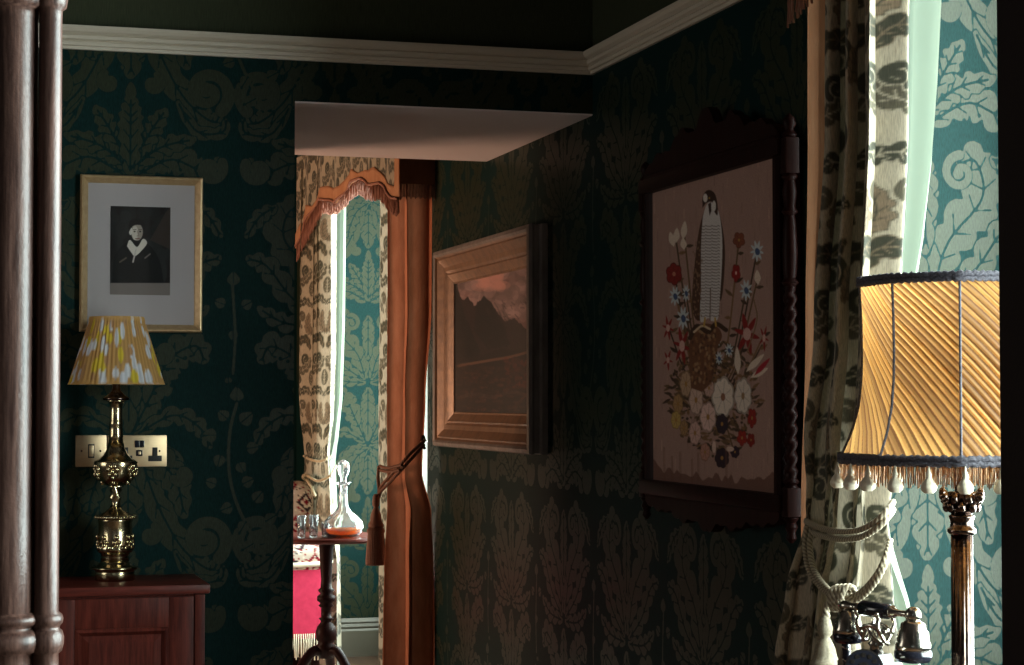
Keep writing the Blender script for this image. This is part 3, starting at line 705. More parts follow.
for k in range(520):
    x, y = 452+80*r2.random(), 366+48*r2.random(); g = 26+75*r2.random(); la.ell(x, y, .6+3*r2.random(), .5+1.4*r2.random(), srgb(g*1.15, g*.8, g*.66), .5)
for k in range(160):
    x, y = 506+28*r2.random(), 358+30*r2.random(); g = 30+60*r2.random(); la.ell(x, y, 1+2*r2.random(), 1+2*r2.random(), srgb(g*1.4, g*.8, g*.6), .6)
la.blur(3); la.a = la.a**1.5*1.35
art_plane('canvas', ((ly0+.124, lz0+.124), (ly1-.124, lz1-.124)), onX(WX-.008), la, M['oil'], lf, 330, 190)

# ================================================================== FALCON NEEDLEWORK IN A TURNED FRAME
FX = 1.74
k0, k1 = atX(777, 492.5, FX), atX(652.5, 190, FX); fy0, fy1 = k0.y, k1.y; fz0 = atX(777, 492.5, FX).z; fz1 = atX(776, 155, FX).z
nf = thing('needlework_panel', (WX, (fy0+fy1)/2, 1.0), 'falcon and flowers needlework in dark barley-twist frame between painting and near curtain', 'picture')
fa = Art(645, 145, 140, 360, 5, srgb(150, 120, 110))
FA = fa
for k in range(900):
    x, y = 645+140*r2.random(), 145+360*r2.random(); g = 1+.12*r2.standard_normal(); fa.line([(x, y), (x, y+10)], .5, srgb(150*g, 118*g, 106*g), .4)
def leafp(x0, y0, x1, y1, w_, c): 
    d = np.array((x1-x0, y1-y0), float); n = np.array((-d[1], d[0]))/(np.linalg.norm(d)+1e-6)*w_; m_ = np.array((x0, y0))+d*.45
    fa.poly(crom([(x0, y0), m_+n, (x1, y1), m_-n, (x0, y0)], 6), c)
gr = [srgb(66, 56, 42), srgb(92, 74, 52), srgb(52, 44, 36), srgb(112, 86, 60)]
ends = [(676, 240), (684, 232), (674, 272), (676, 296), (686, 293), (683, 318), (668, 326), (682, 345), (676, 375), (739, 240), (757, 252), (736, 272), (746, 290), (758, 277), (747, 335), (752, 362), (762, 345), (742, 437), (752, 417), (684, 385), (676, 415), (729, 349), (717, 341), (766, 330), (688, 440), (735, 455)]
for i, (x, y) in enumerate(ends):
    p = crom([(712, 405), (712+(x-712)*.55, 405+(y-405)*.35), (x, y)], 8); fa.line(p, .8, gr[i % 4])
    for j in range(3, len(p)-1, 3): leafp(p[j][0], p[j][1], p[j][0]+(6+3*r2.random())*(1 if j % 2 else -1), p[j][1]-8*r2.random(), 1.8, gr[(i+j) % 4])
for k in range(380):
    a = r2.random()*2*PI; q_ = r2.random()**.5; x, y = 713+44*q_*math.cos(a), 398+58*q_*math.sin(a)
    leafp(x, y, x+9*math.cos(a*3), y+14*(r2.random()-.6), 1.5, gr[k % 4])
def flower(x, y, rx, ry, c, n=7, cc=(150, 110, 60), shade_=.72):
    for k in range(n):
        a = 2*PI*k/n+.4; fa.ell(x+rx*.6*math.cos(a), y+ry*.6*math.sin(a), rx*.46, ry*.46, srgb(*[v*shade_ for v in c]))
    for k in range(n):
        a = 2*PI*k/n+.4; fa.ell(x+rx*.56*math.cos(a), y+ry*.56*math.sin(a), rx*.38, ry*.38, srgb(*c))
        fa.line([(x, y), (x+rx*.8*math.cos(a), y+ry*.8*math.sin(a))], .25, srgb(*[v*shade_ for v in c]))
    fa.ell(x, y, rx*.2, ry*.2, srgb(*cc))
def spiky(x, y, rx, ry, c, n=8, cc=(60, 50, 40)):
    for k in range(n):
        a = 2*PI*k/n+.2; leafp(x, y, x+rx*math.cos(a), y+ry*math.sin(a), max(.8, rx*.2), srgb(*c))
    fa.ell(x, y, rx*.3, ry*.28, srgb(*cc))
W_ = (214, 196, 180)
flower(686, 384, 6, 13, (172, 140, 112)); flower(678, 404, 5, 10, (160, 124, 84)); flower(676, 420, 5, 9, (176, 146, 84)); flower(684, 428, 4, 8, (150, 116, 80))
flower(696, 400, 7, 15, (190, 158, 142)); flower(708, 417, 8, 15, (208, 172, 160)); flower(695, 433, 6, 12, (190, 152, 140)); flower(705, 452, 5, 9, (168, 120, 104))
flower(723, 397, 11, 20, W_, 7, (130, 90, 70)); flower(743, 396, 8.5, 18, (206, 190, 176), 7, (140, 110, 80)); flower(709, 388, 5, 9, (186, 150, 136))
flower(722, 424, 6, 10, (34, 36, 50)); flower(722, 458, 7, 10, (22, 24, 42)); flower(735, 452, 4.5, 6, (22, 24, 44)); fa.ell(714, 447, 2, 6, srgb(200, 170, 155)); fa.ell(730, 449, 4, 2.5, srgb(196, 166, 150))
for (x, y, rx, ry, n) in ((747, 334, 13, 22, 6), (682, 346, 9, 20, 6), (764, 338, 5, 14, 5), (668, 328, 6, 13, 6), (668, 360, 5, 11, 5)): spiky(x, y, rx, ry, (122, 26, 30), n, (190, 150, 140))
flower(674, 274, 8, 11, (118, 30, 32), 6, (170, 110, 90)); flower(736, 273, 4.5, 9, (132, 24, 30), 5, (210, 160, 150)); flower(752, 418, 4.5, 10, (138, 34, 30), 5); flower(742, 438, 5, 8, (140, 34, 30), 5); flower(751, 440, 4, 7, (124, 30, 28), 5)
flower(739, 240, 6, 8, (120, 66, 48), 5)
for (x, y, rx, ry) in ((675, 296, 6, 10), (686, 293, 4, 9), (683, 318, 6.5, 12), (717, 341, 4, 6), (729, 350, 4.5, 7), (719, 358, 4, 7), (757, 251, 7, 11), (746, 290, 6.5, 11)): spiky(x, y, rx, ry, (176, 184, 186), 9, (44, 64, 92)); fa.ell(x+.6, y+1, rx*.34, ry*.3, srgb(52, 78, 110))
for (x0, y0, x1, y1) in ((674, 247, 670, 232), (676, 243, 677, 228), (683, 240, 685, 221), (684, 250, 683, 238), (758, 285, 757, 270), (738, 375, 737, 347), (746, 372, 764, 354), (750, 378, 768, 368)): leafp(x0, y0, x1, y1, 3.2, srgb(204, 184, 166))
leafp(754, 376, 770, 358, 2.6, srgb(150, 34, 50)); fa.line(crom([(748, 350), (757, 320), (754, 300)]), .6, srgb(112, 90, 66))
# rock and gnarled perch, then the falcon
fa.poly(crom([(691, 388), (689, 350), (693, 334), (702, 324), (716, 326), (722, 336), (716, 352), (712, 380), (702, 392)]), srgb(96, 64, 46))
for k in range(120):
    x, y = 692+24*r2.random(), 330+54*r2.random(); fa.ell(x, y, 1.2, 1.8, srgb(*[(128, 92, 62), (60, 42, 32), (150, 120, 90)][k % 3]), .7)
fa.line(crom([(690, 338), (697, 326), (708, 332), (716, 324), (726, 330)]), 2.2, srgb(48, 38, 30)); fa.line(crom([(694, 332), (702, 326), (710, 329)]), 1.0, srgb(196, 170, 140))
fa.poly(crom([(703.5, 212), (699, 230), (695, 260), (692, 300), (695, 318), (702, 318), (704, 290), (706, 250)]), srgb(66, 48, 38))
fa.poly(crom([(718, 208), (723, 230), (725, 255), (723, 290), (720, 300), (719, 270), (716, 240)]), srgb(58, 44, 38))
fa.poly(crom([(703, 216), (706, 206), (709.5, 202), (714, 204), (719, 213), (722, 235), (722, 262), (720, 295), (718, 318), (712, 321), (708, 318), (703, 322), (700, 318), (701, 285), (701, 250), (702, 228)]), srgb(196, 188, 184))
for y in np.arange(226, 318, 3.1):
    for x in np.arange(702, 721, 2.1):
        if abs(x-711) < 9.5: fa.line([(x-.8, y+.8*math.sin(x*2)), (x+.8, y+.7*math.cos(x*3))], .42, srgb(70, 62, 62), .85)
for k in range(60):
    x, y = 693+9*r2.random(), 240+76*r2.random(); fa.ell(x, y, .7, 1.3, srgb(122, 96, 78), .8)
fa.line([(710.5, 288), (710, 320)], .6, srgb(110, 96, 88))
fa.poly(crom([(702.5, 208), (702.5, 198), (705.5, 191.5), (710, 190), (715, 194), (717.5, 204), (717.5, 215), (714, 211), (712, 202), (706, 203)]), srgb(42, 32, 30))
fa.ell(705.3, 198, 2.2, 4.2, srgb(206, 196, 186)); fa.ell(714, 206, 1.9, 5.2, srgb(204, 196, 190)); fa.poly([(708, 204), (711, 202), (711.4, 211), (709.6, 216)], srgb(44, 34, 32)); fa.ell(709.3, 198, .8, .9, srgb(200, 160, 60)); fa.ell(709.3, 198, .45, .5, (0, 0, 0))
fa.line([(705, 318), (704, 326)], .9, srgb(176, 140, 70)); fa.line([(715, 318), (716, 326)], .9, srgb(176, 140, 70))
# damp stain along the lower edge
pts = [(645, 482)]; x = 645
while x < 786: pts.append((x, 476-2.6*abs(math.sin(x*.21))-9*r2.random()-(7 if x > 765 or x < 660 else 0)+(x-650)*.10)); x += 3.2
pts += [(786, 510), (645, 510)]; fa.poly(crom(pts, 3), srgb(84, 54, 46), .75)
for x in (664, 672, 680, 692, 698, 726): fa.line([(x, 440+20*r2.random()), (x+.5, 480)], 1.2, srgb(98, 68, 58), .4)
fa.a = fa.a*.84+np.array(srgb(120, 88, 74), np.float32)*.16; fa.a *= 1.3; fa.blur(2)
art_plane('stitched_canvas', ((fy0-.004, fz0-.004), (fy1+.004, fz1+.004)), onX(FX), fa, M['art'], nf, 420, 440, .05)
MB().box(FX+.002, WX-.001, fy0-.02, fy1+.02, fz0-.02, fz1+.02).build('backing_board', M['darkwood'], nf, smooth=False)
fr = frame_on('X', FX+.012, fy0-.035, fy1+.035, fz0-.045, fz1+.045, [(0, -.02), (0, .018), (.006, .026), (.020, .026), (.028, .018), (.036, .012), (.044, .004)], M['darkwood'], nf, 'inner_frame')
def frame_post(Yc, name='turned_post'):
    rows = []; z = 0; zt = 1.785+.075-.94
    def add(r, z_): rows.append((r, z_))
    z0 = .945
    seq = [(.004, 0), (.012, .010), (.009, .022), (.014, .034), (.010, .044), (.016, .052)]
    rows = list(seq); 
    lo, hi = .13, .58
    rows += [(.012, .058)]
    body = [(.016, .118), (.012, .124), (.018, .130), (.012, .138)]
    tw = [(.0125, .14+.0045*i) for i in range(90)]
    topb = [(.012, .548), (.019, .556), (.012, .565), (.015, .58), (.0165, .62), (.014, .68), (.011, .70), (.018, .708), (.012, .718), (.016, .75), (.012, .775), (.018, .784), (.012, .792)]
    mb = MB().lathe(rows, WX-.045, Yc, z0, 20)
    mb.box(WX-.061, WX-.029, Yc-.016, Yc+.016, z0+.056, z0+.118, .003)
    mb.lathe(body+tw+topb, WX-.045, Yc, z0, 20, fn=lambda r, z_, a: r*(1+.22*math.cos(2*(a-z_*2*PI/.062))) if .145 < z_ < .54 else r)
    mb.box(WX-.061, WX-.029, Yc-.016, Yc+.016, z0+.79, z0+.868, .003)
    mb.lathe([(.012, 0), (.017, .008), (.009, .018), (.015, .032), (.012, .044), (.003, .054)], WX-.045, Yc, z0+.866, 20)
    return mb.build(name, M['darkwood'], nf, smooth='auto')
yn, yfar = fy0-.062, fy1+.062
frame_post(yn); frame_post(yfar)
for zz in (1.03, 1.795): MB().box(WX-.07, WX-.03, yn+.01, yfar-.01, zz-.018, zz+.018, .004).build('cross_rail', M['darkwood'], nf, smooth='auto')
ym = (fy0+fy1)/2; hw = (yfar-yn)/2-.03
def carved(zb, sign, H):
    pts = [(ym-hw, zb)]
    for i in range(61):
        t = i/60; y = ym-hw+2*hw*t; e = abs(2*t-1)
        pts.append((y, zb+sign*(.02+H*(1-e)**.8*(.8+.2*math.cos(e*5*PI))+.010*abs(math.sin(t*PI*14)))))
    pts.append((ym+hw, zb)); return pts
MB().prism(carved(1.81, 1, .11), lambda u, v, d: (d, u, v), WX-.06, WX-.035).build('carved_crest', M['darkwood'], nf, smooth=False)
MB().prism(carved(1.015, -1, .05)[::-1], lambda u, v, d: (d, u, v), WX-.06, WX-.035).build('carved_apron', M['darkwood'], nf, smooth=False)

# ================================================================== CURTAINS
def edge(keys, X):        # photo points along a hanging edge lying in plane X -> function of height
    q_ = sorted([(p.z, p.y) for p in (atX(x, y, X) for x, y in keys)]); zz, yy = zip(*q_)
    return lambda z: np.interp(z, zz, yy)
def smooth_interp(z, keys):
    zs = np.array([k[0] for k in keys]); Ps = np.array([k[1] for k in keys], float); o = np.argsort(zs); zs, Ps = zs[o], Ps[o]
    i = np.clip(np.searchsorted(zs, z)-1, 0, len(zs)-2); t = np.clip((z-zs[i])/(zs[i+1]-zs[i]), 0, 1); t = sm(t)[:, None, None]
    return Ps[i]*(1-t)+Ps[i+1]*t
def drape(name, keys, s0, s1, ns, z0, z1, nz, n, amp, ph, m, parent, width=1.0, uo=0., wob=.4, ampz=None):
    z = np.linspace(z0, z1, nz); B = smooth_interp(z, keys); k = B.shape[1]
    s = np.linspace(s0, s1, ns); f = np.clip(s*(k-1), 0, k-1-1e-6); i = f.astype(int); t = f-i
    P = B[:, i]*(1-t)[None, :, None]+B[:, i+1]*t[None, :, None]               # nz, ns, 2
    full = B[:, -1]-B[:, 0]
    T = np.gradient(P, axis=1) if k == 2 else (B[:, i+1]-B[:, i])
    if k > 2:
        for _ in range(3):
            g = max(2, ns//16); ker = np.ones(g)/g
            T = np.stack([np.apply_along_axis(lambda r: np.convolve(np.pad(r, g, 'edge'), ker, 'same')[g:-g], 1, T[..., c]) for c in (0, 1)], -1)
    T = T/(np.linalg.norm(T, axis=-1, keepdims=True)+1e-9); Nn = np.stack([-T[..., 1], T[..., 0]], -1)
    A = amp*(np.ones(nz) if ampz is None else np.interp(z, *ampz))[:, None]
    S, Z = np.meshgrid(s, z); w1 = 2*PI*n*S+ph+.25*np.sin(Z*2.1+S*3)
    d = A*(np.sin(w1)+wob*np.sin(w1*.53+1.1+Z*.5)+.12*np.sin(w1*3.1+Z*1.7)); tg = A*.55*np.sin(2*w1)
    P = P+Nn*d[..., None]+T*tg[..., None]
    V = st(P[..., 0], P[..., 1], Z).reshape(-1, 3)
    col = cl.sample((S*width+uo+.15) % .30-.15, (Z*1.0) % .42, wrap=True).reshape(-1, 3)
    return mk(name, V, grid_faces(nz, ns), m, parent, attrs={'art': col})
TZ = atX(850, 524, 1.66).z        # tie-back height
# ---- near window, far-side curtain
nc = thing('curtain', (1.75, 3.5, 0), 'near patterned olive and beige curtain with tan edge, behind the fringed floor lamp', 'curtain')
fe = edge([(893, 0), (891, 120), (888, 230), (884, 330), (882, 440), (881, 500), (880, 540), (880, 600), (886, 665)], 1.72)
le_ = edge([(846, 0), (843, 150), (834, 300), (822, 420), (812, 520), (801, 570), (790, 665)], 1.72)
keys = [(z, ((1.72, float(le_(z))), (1.72, float(fe(z))))) for z in (0, .4, .72, .86, TZ, 1.1, 1.4, 1.8, 2.3)]
az = ([0, .6, .85, TZ, 1.2, 2.3], [1.2, 1.15, .8, .45, .85, 1.0])
drape('drape', keys, 0, 1, 460, .02, 2.35, 640, 4.9, .034, 2.6, M['cloth'], nc, 1.0, ampz=az)
lb = edge([(812, 0), (810, 300), (805, 500), (806, 600), (806, 665)], 1.745); rb = edge([(834, 0), (831, 200), (822, 400), (815, 665)], 1.735)
keysb = [(z, ((1.800, 3.792), (1.742, float(lb(z))+.01), (1.728, float(rb(z))))) for z in (0, .72, 1.0, 1.4, 1.8, 2.3)]  # hidden turn to the wall added to block stray window light
drape('tan_border', keysb, 0, 1, 90, .02, 2.35, 120, 3.0, .007, .6, M['velvet_tan'], nc)
def lining(parent, edge_fn, X, Yin, z0, z1, name='lining', bulge=.02):
    nz, ns = 160, 60; z = np.linspace(z0, z1, nz); s_ = np.linspace(0, 1, ns); S, Z = np.meshgrid(s_, z)
    Y = Yin+(edge_fn(Z)-Yin)*S; Xx = X+bulge*np.sin(S*2*PI*2.5+.5)*(1-S**3)*.8-.03*S**6
    return mk(name, st(Xx, Y, Z).reshape(-1, 3), grid_faces(nz, ns), M['lining'], parent)
ef = edge([(951, 0), (947, 80), (941, 160), (931, 240), (920, 300), (908, 380), (899, 440), (892, 490), (889, 515), (893, 540), (903, 570), (914, 600), (924, 640), (928, 665)], 1.83)
lining(nc, ef, 1.84, 3.66, .02, 2.35)
# ---- lounge window, far-side curtain
fc = thing('curtain', (1.72, 9.0, 0), 'patterned curtain tied back behind the decanter in the far lounge', 'curtain')
fe2 = edge([(334, 150), (334, 300), (333, 400), (328, 450), (329, 468), (331, 500), (338, 560), (340, 620)], 1.70)
le2 = edge([(306, 150), (303, 320), (302, 420), (307, 465), (305, 500), (300, 560)], 1.68)
keys2 = [(z, ((1.68, float(le2(z))), (1.70, float(fe2(z))))) for z in (0, .5, .8, 1.0, 1.2, 1.5, 1.8, 2.3)]
drape('drape', keys2, 0, 1, 260, .02, 2.35, 420, 3.5, .030, 1.0, M['cloth'], fc, 1.1, ampz=([0, .7, .95, 1.3, 2.3], [1.2, 1, .5, .9, 1]))
ef2 = edge([(351, 150), (350, 240), (349, 320), (346, 400), (341, 440), (336, 462), (339, 490), (343, 540), (344, 590), (341, 640)], 1.80)
lining(fc, ef2, 1.80, 9.25, .02, 2.35)
# ---- lounge window, near-side curtain: rust velvet edge turned to the bedroom
rc = thing('curtain', (1.68, 7.2, 0), 'rust velvet curtain with patterned leading edge, roped to the wall beside the landscape painting', 'curtain')
k3 = [(2.35, ((1.676, 7.58), (1.674, 7.37), (1.778, 7.17))), (1.60, ((1.672, 7.58), (1.670, 7.36), (1.778, 7.17))), (1.25, ((1.662, 7.56), (1.662, 7.34), (1.756, 7.16))),
      (.98, ((1.655, 7.52), (1.655, 7.31), (1.744, 7.15))), (.82, ((1.658, 7.52), (1.650, 7.26), (1.776, 7.12))), (.4, ((1.662, 7.52), (1.644, 7.26), (1.785, 7.10))), (0, ((1.662, 7.52), (1.640, 7.26), (1.785, 7.10)))]
az3 = ([0, .7, .98, 1.4, 2.3], [1.2, 1.1, .5, .8, 1])
drape('patterned_edge', k3, 0, .47, 120, .02, 2.35, 420, 3.4, .012, 0, M['cloth'], rc, .8, ampz=az3)
drape('velvet_drape', k3, .46, 1, 120, .02, 2.35, 260, 3.4, .026, .4, M['velvet'], rc, ampz=az3)

# ---- pelmets
def contour(keys, X=1.65): q_ = sorted([(p.y, p.z) for p in (atX(x, y, X) for x, y in keys)]); return lambda Y: np.interp(Y, *zip(*q_))
c_pat = contour([(297, 238), (300, 226), (304, 214), (308, 206), (313, 207), (318, 195), (323, 188), (328, 187), (334, 190), (341, 187), (347, 177), (354, 170), (359, 174), (364, 171), (370, 172), (376, 168), (382, 176), (388, 184), (395, 187), (400.5, 188)])
c_bor = contour([(297, 250), (300, 242), (304, 230), (309, 220), (316, 208), (322, 200), (330, 201), (338, 203), (346, 193), (354, 183), (361, 179), (367, 183), (373, 186), (380, 184), (388, 190), (395, 199), (400.5, 200)])
c_frg = contour([(297, 262), (300, 256), (304, 247), (310, 236), (317, 222), (324, 212), (331, 214), (338, 213), (346, 206), (354, 196), (360, 194), (366, 198), (372, 200), (380, 199), (388, 207), (395, 215), (400.5, 214)])
def pelmet(dy, label, dz=0):
    t = thing('pelmet', (1.70, 8.2+dy, 2.0), label, 'pelmet', )
    Y = np.linspace(7.13, 9.30, 420); X = 1.65+.008*np.sin(Y*18)
    def strip(name, lo, hi, nz, m, off):
        T = np.linspace(0, 1, nz); YY, TT = np.meshgrid(Y, T, indexing='ij'); Z = lo[:, None]*(1-TT)+hi[:, None]*TT
        XX = X[:, None]+off+0*TT; col = cl.sample((YY*.9) % .30-.15, Z % .42, wrap=True).reshape(-1, 3)
        o = mk(name, st(XX, YY+dy, Z).reshape(-1, 3), grid_faces(len(Y), nz), m, t, attrs={'art': col})
        s_ = o.modifiers.new('thickness', 'SOLIDIFY'); s_.thickness = .012; s_.offset = -1 if False else 1
        return o
    top = np.full_like(Y, 2.42)
    zp, zb, zf = c_pat(Y), c_bor(Y), c_frg(Y)
    zp2 = np.where(Y < 7.175, 2.40, zp); 
    zp = zp2; strip('patterned_panel', zp, top, 80, M['cloth'], 0)
    strip('border', zb, zp+.004, 6, M['velvet_tan'], -.006)
    cd = MB().tube([(X[i]-.010, Y[i]+dy, zb[i]+.004) for i in range(0, len(Y), 4)], .006, 6); cd.build('cord_trim', M['fringe'], t)
    mb = MB()
    for i in range(int(2.17/.0058)):
        y = 7.135+i*.0058; zt_, zb_ = float(c_bor(y)), float(c_frg(y)); x = 1.647+.003*math.sin(i*2.3); j = .006*math.sin(i*1.9)
        mb.tube([(x, y+dy, zt_), (x+.002*math.sin(i), y+dy+.001, (zt_+zb_)/2), (x+.003*math.sin(i*1.7), y+dy, zb_+j)], .0026, 4)
    mb.build('fringe', M['fringe'], t)
    # return to the wall at the near end
    r = MB().box(1.648, WX-.002, 7.125+dy, 7.137+dy, c_bor(7.14)+.06, 2.42, .002); r.build('return_panel', M['velvet'], t, smooth='auto')
    mb = MB()
    zt_ = float(c_bor(7.14))+.062
    for i in range(24): x = 1.652+i*.0058; mb.tube([(x, 7.128+dy, zt_), (x+.001, 7.127+dy, zt_-.055-.004*math.sin(i*2))], .0026, 4)
    mb.build('return_fringe', M['fringe'], t)
    for ch in t.children: ch.location.z += dz
    return t
pelmet(0, 'scalloped patterned pelmet with rust border and fringe over the far lounge window')
pelmet(-5.68, 'pelmet end with brown fringe at the top, above the near olive curtain', .09)

# ---- ropes and tassels
class Rope:       # twisted three-ply cord: ridges and light/dark plies follow the helix
    def __init__(s): s.v, s.f, s.c = [], [], []
    def add(s, pts, r, pitch=None, cols=((.42, .35, .23), (.13, .09, .05)), seg=18):
        P = crom(pts, 12); L = np.concatenate([[0], np.cumsum(np.linalg.norm(np.diff(P, axis=0), axis=1))]); pitch = pitch or r*5.2
        n = max(8, int(L[-1]/.0018)); t = np.linspace(0, L[-1], n); P = np.stack([np.interp(t, L, P[:, k]) for k in range(3)], 1)
        T = np.gradient(P, axis=0); T /= np.linalg.norm(T, axis=1)[:, None]+1e-9; nn = Vector(T[0]).orthogonal().normalized(); b0 = len(s.v)
        for i in range(n):
            q = Vector(T[i]); nn = (nn-q*nn.dot(q)).normalized(); bb = q.cross(nn)
            for k in range(seg):
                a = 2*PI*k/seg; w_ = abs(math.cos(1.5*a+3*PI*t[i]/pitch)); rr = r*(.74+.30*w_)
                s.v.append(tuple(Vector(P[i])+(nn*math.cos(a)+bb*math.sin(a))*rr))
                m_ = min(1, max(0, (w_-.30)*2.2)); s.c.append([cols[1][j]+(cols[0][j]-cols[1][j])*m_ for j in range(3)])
        for i in range(n-1):
            for k in range(seg): k2 = (k+1) % seg; s.f.append((b0+i*seg+k, b0+i*seg+k2, b0+(i+1)*seg+k2, b0+(i+1)*seg+k))
        s.f += [tuple(b0+k for k in range(seg))[::-1], tuple(b0+(n-1)*seg+k for k in range(seg))]
        return s
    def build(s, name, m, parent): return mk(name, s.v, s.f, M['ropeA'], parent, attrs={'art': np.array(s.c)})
PALE = ((.34, .285, .20), (.09, .065, .04)); BROWN = ((.20, .085, .05), (.05, .02, .012))
RC = [PALE]
def strand(mb, pts, r, tw=0): return mb.add(pts, r, cols=RC[0])
def tassel(name, top, L, R, m, parent, cap=.35):
    t0 = Vector(top); mb = MB()
    mb.lathe([(R*.18, -L*.00), (R*.30, -L*.03), (R*.40, -L*.10), (R*.36, -L*.16), (R*.24, -L*.19), (R*.34, -L*.22), (R*.52, -L*.29), (R*.58, -L*.35), (R*.66, -L*.40), (R*.80, -L*.42), (R*.82, -L*.46), (R*.72, -L*.47)][::-1], t0.x, t0.y, t0.z, 28, fn=lambda r, z, a: r*(1+.07*math.sin(a*12+z*500)))
    h = mb.build(name, m, parent)
    sk_ = MB().lathe([(R*.72, -L*.47), (R*.9, -L*.50), (R*.92, -L*.53), (R*.82, -L*.56), (R*.95, -L*.75), (R*1.05, -L*.97), (R*1.0, -L)][::-1], t0.x, t0.y, t0.z, 120, fn=lambda r, z, a: r*(1+.05*math.sin(a*30)))
    sk_.build('tassel_skirt', m, h)
    return h
tb = thing('tieback_rope', tuple(atX(850, 600, 1.64)), 'thick twisted beige rope tieback with tassel around the near curtain', 'tieback')
g = lambda *L: [atX(x, y, X) for (x, y, X) in L]
mb = Rope()
for dz in (0, 7.5): strand(mb, g((806, 521+dz, 1.70), (818, 527+dz, 1.672), (838, 531.5+dz, 1.66), (860, 530+dz, 1.66), (878, 520+dz, 1.67), (889, 508+dz, 1.69), (893, 502+dz, 1.73)), .0062)
mb.build('rope_band', M['rope'], tb)
mb = Rope()
for dx in (0, 5): strand(mb, g((807+dx, 528, 1.68), (805+dx, 548, 1.665), (810+dx, 572, 1.65), (826+dx, 592, 1.64), (842+dx, 599, 1.63), (860, 593+dx, 1.64), (876, 576+dx, 1.65), (886, 556+dx, 1.665), (890, 540+dx, 1.69)), .0060)
mb.build('rope_loop', M['rope'], tb)
mb = Rope()
for i, dy in enumerate((-7, -2, 3, 8)): c = atX(842+dy, 598, 1.625); strand(mb, [c+Vector((.014*math.cos(a), .004*i-.006, .021*math.sin(a)+.003*math.cos(a))) for a in np.linspace(0, 2*PI, 22)], .0058)
mb.build('knot', M['rope'], tb)
mb = Rope(); strand(mb, g((832, 600, 1.63), (827, 607, 1.625), (826, 622, 1.625)), .0075); mb.build('tassel_cord', M['rope'], tb)
tassel('tassel', atX(825, 617, 1.615), .20, .036, M['rope'], tb)
tassel('tassel', atX(851, 612, 1.60), .21, .030, M['rope'], tb)
# rust curtain: cord to a wall hook, hanging tassel
RC[0] = BROWN
tr = thing('tieback_rope', tuple(atX(400, 470, 1.652)), 'brown rope tieback with hanging tassel on the rust velvet curtain', 'tieback')
mb = Rope()
for dy in (0, 6): strand(mb, g((424, 441+dy*.6, 1.75), (412, 452+dy, 1.690), (402, 463+dy, 1.652), (390, 476+dy, 1.627), (381, 487+dy*.7, 1.617), (379, 497, 1.617)), .0065)
strand(mb, g((380, 466, 1.627), (388, 468, 1.627), (402, 465, 1.644)), .006); strand(mb, g((380, 470, 1.627), (390, 472, 1.627), (400, 470, 1.644)), .006)
strand(mb, g((379, 466, 1.622), (378, 478, 1.622), (379, 490, 1.617), (378, 502, 1.612)), .0065)
mb.build('rope_band', M['rope_dark'], tr)
hk = MB().tube(crom(g((426, 441, 1.79), (425, 440, 1.765), (423, 436, 1.75), (422, 444, 1.745), (425, 449, 1.755)), 6), .005, 8); hk.build('wall_hook', M['brass_dark'], tr)
tassel('tassel', atX(376, 494, 1.602), .27, .036, M['rope_dark'], tr)
# far curtain: pale cord
RC[0] = ((.50, .42, .28), (.24, .17, .10))
tf = thing('tieback_rope', tuple(atX(318, 465, 1.62)), 'thin pale cord tieback knotted round the far lounge curtain', 'tieback')
mb = Rope(); strand(mb, g((304, 456, 1.69), (312, 460, 1.645), (322, 461, 1.64), (332, 456, 1.68)), .006); strand(mb, g((304, 478, 1.68), (308, 476, 1.64), (318, 481, 1.635), (330, 476, 1.66), (336, 466, 1.70)), .006)
kc = atX(306, 477, 1.635); strand(mb, [kc+Vector((.010*math.cos(a), .004*a-.01, .010*math.sin(a))) for a in np.linspace(0, 4*PI, 22)], .006); strand(mb, g((307, 480, 1.635), (311, 486, 1.63), (315, 496, 1.63)), .007); mb.build('cord', M['rope'], tf)

# ================================================================== FLOOR LAMP
FL = (1.606, 2.862)
fl = thing('floor_lamp', (*FL, 0), 'brass column floor lamp with gold pleated shade, black braid and bobble fringe', 'lamp')
ZB, ZT = 1.152, 1.446
def oct_r(a, R):      # panels between eight ribs, gently bowed
    k = 2*PI/9; b = 0; b2 = (a % k)-k/2
    return R*(math.cos(k/2)/math.cos(b2))*.6+R*.4
ca = math.atan2(-FL[1], -FL[0])      # towards the camera: one rib faces it
def sh_R(t):          # t 0 bottom, 1 top
    return float(np.interp(t, [0, .06, .16, .3, .45, .6, .8, 1], [.197, .189, .176, .165, .160, .159, .160, .163]))
def shade_pt(a, t, off=0):
    R = oct_r(a-ca, sh_R(t))+off; return (FL[0]+R*math.cos(a), FL[1]+R*math.sin(a), ZB+(ZT-ZB)*t)
nu, nv = 1500, 260
A_ = np.linspace(0, 2*PI, nu+1); T_ = np.linspace(0, 1, nv); AA, TT = np.meshgrid(A_, T_, indexing='ij')
k = 2*PI/9; b2 = ((AA-ca) % k)-k/2
RR = np.interp(TT, [0, .06, .16, .3, .45, .6, .8, 1], [.197, .189, .176, .165, .160, .159, .160, .163]); RR = RR*(math.cos(k/2)/np.cos(b2))*.6+RR*.4
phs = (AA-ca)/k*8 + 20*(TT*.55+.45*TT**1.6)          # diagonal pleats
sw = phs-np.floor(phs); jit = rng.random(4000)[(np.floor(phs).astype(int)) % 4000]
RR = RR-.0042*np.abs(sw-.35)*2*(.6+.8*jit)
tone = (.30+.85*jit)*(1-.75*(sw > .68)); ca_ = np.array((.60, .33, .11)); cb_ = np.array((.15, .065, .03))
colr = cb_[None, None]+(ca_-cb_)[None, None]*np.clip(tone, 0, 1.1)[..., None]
mk('lamp_shade', st(FL[0]+RR*np.cos(AA), FL[1]+RR*np.sin(AA), ZB+(ZT-ZB)*TT).reshape(-1, 3), grid_faces(nu+1, nv), M['shade'], fl, attrs={'art': colr.reshape(-1, 3)})
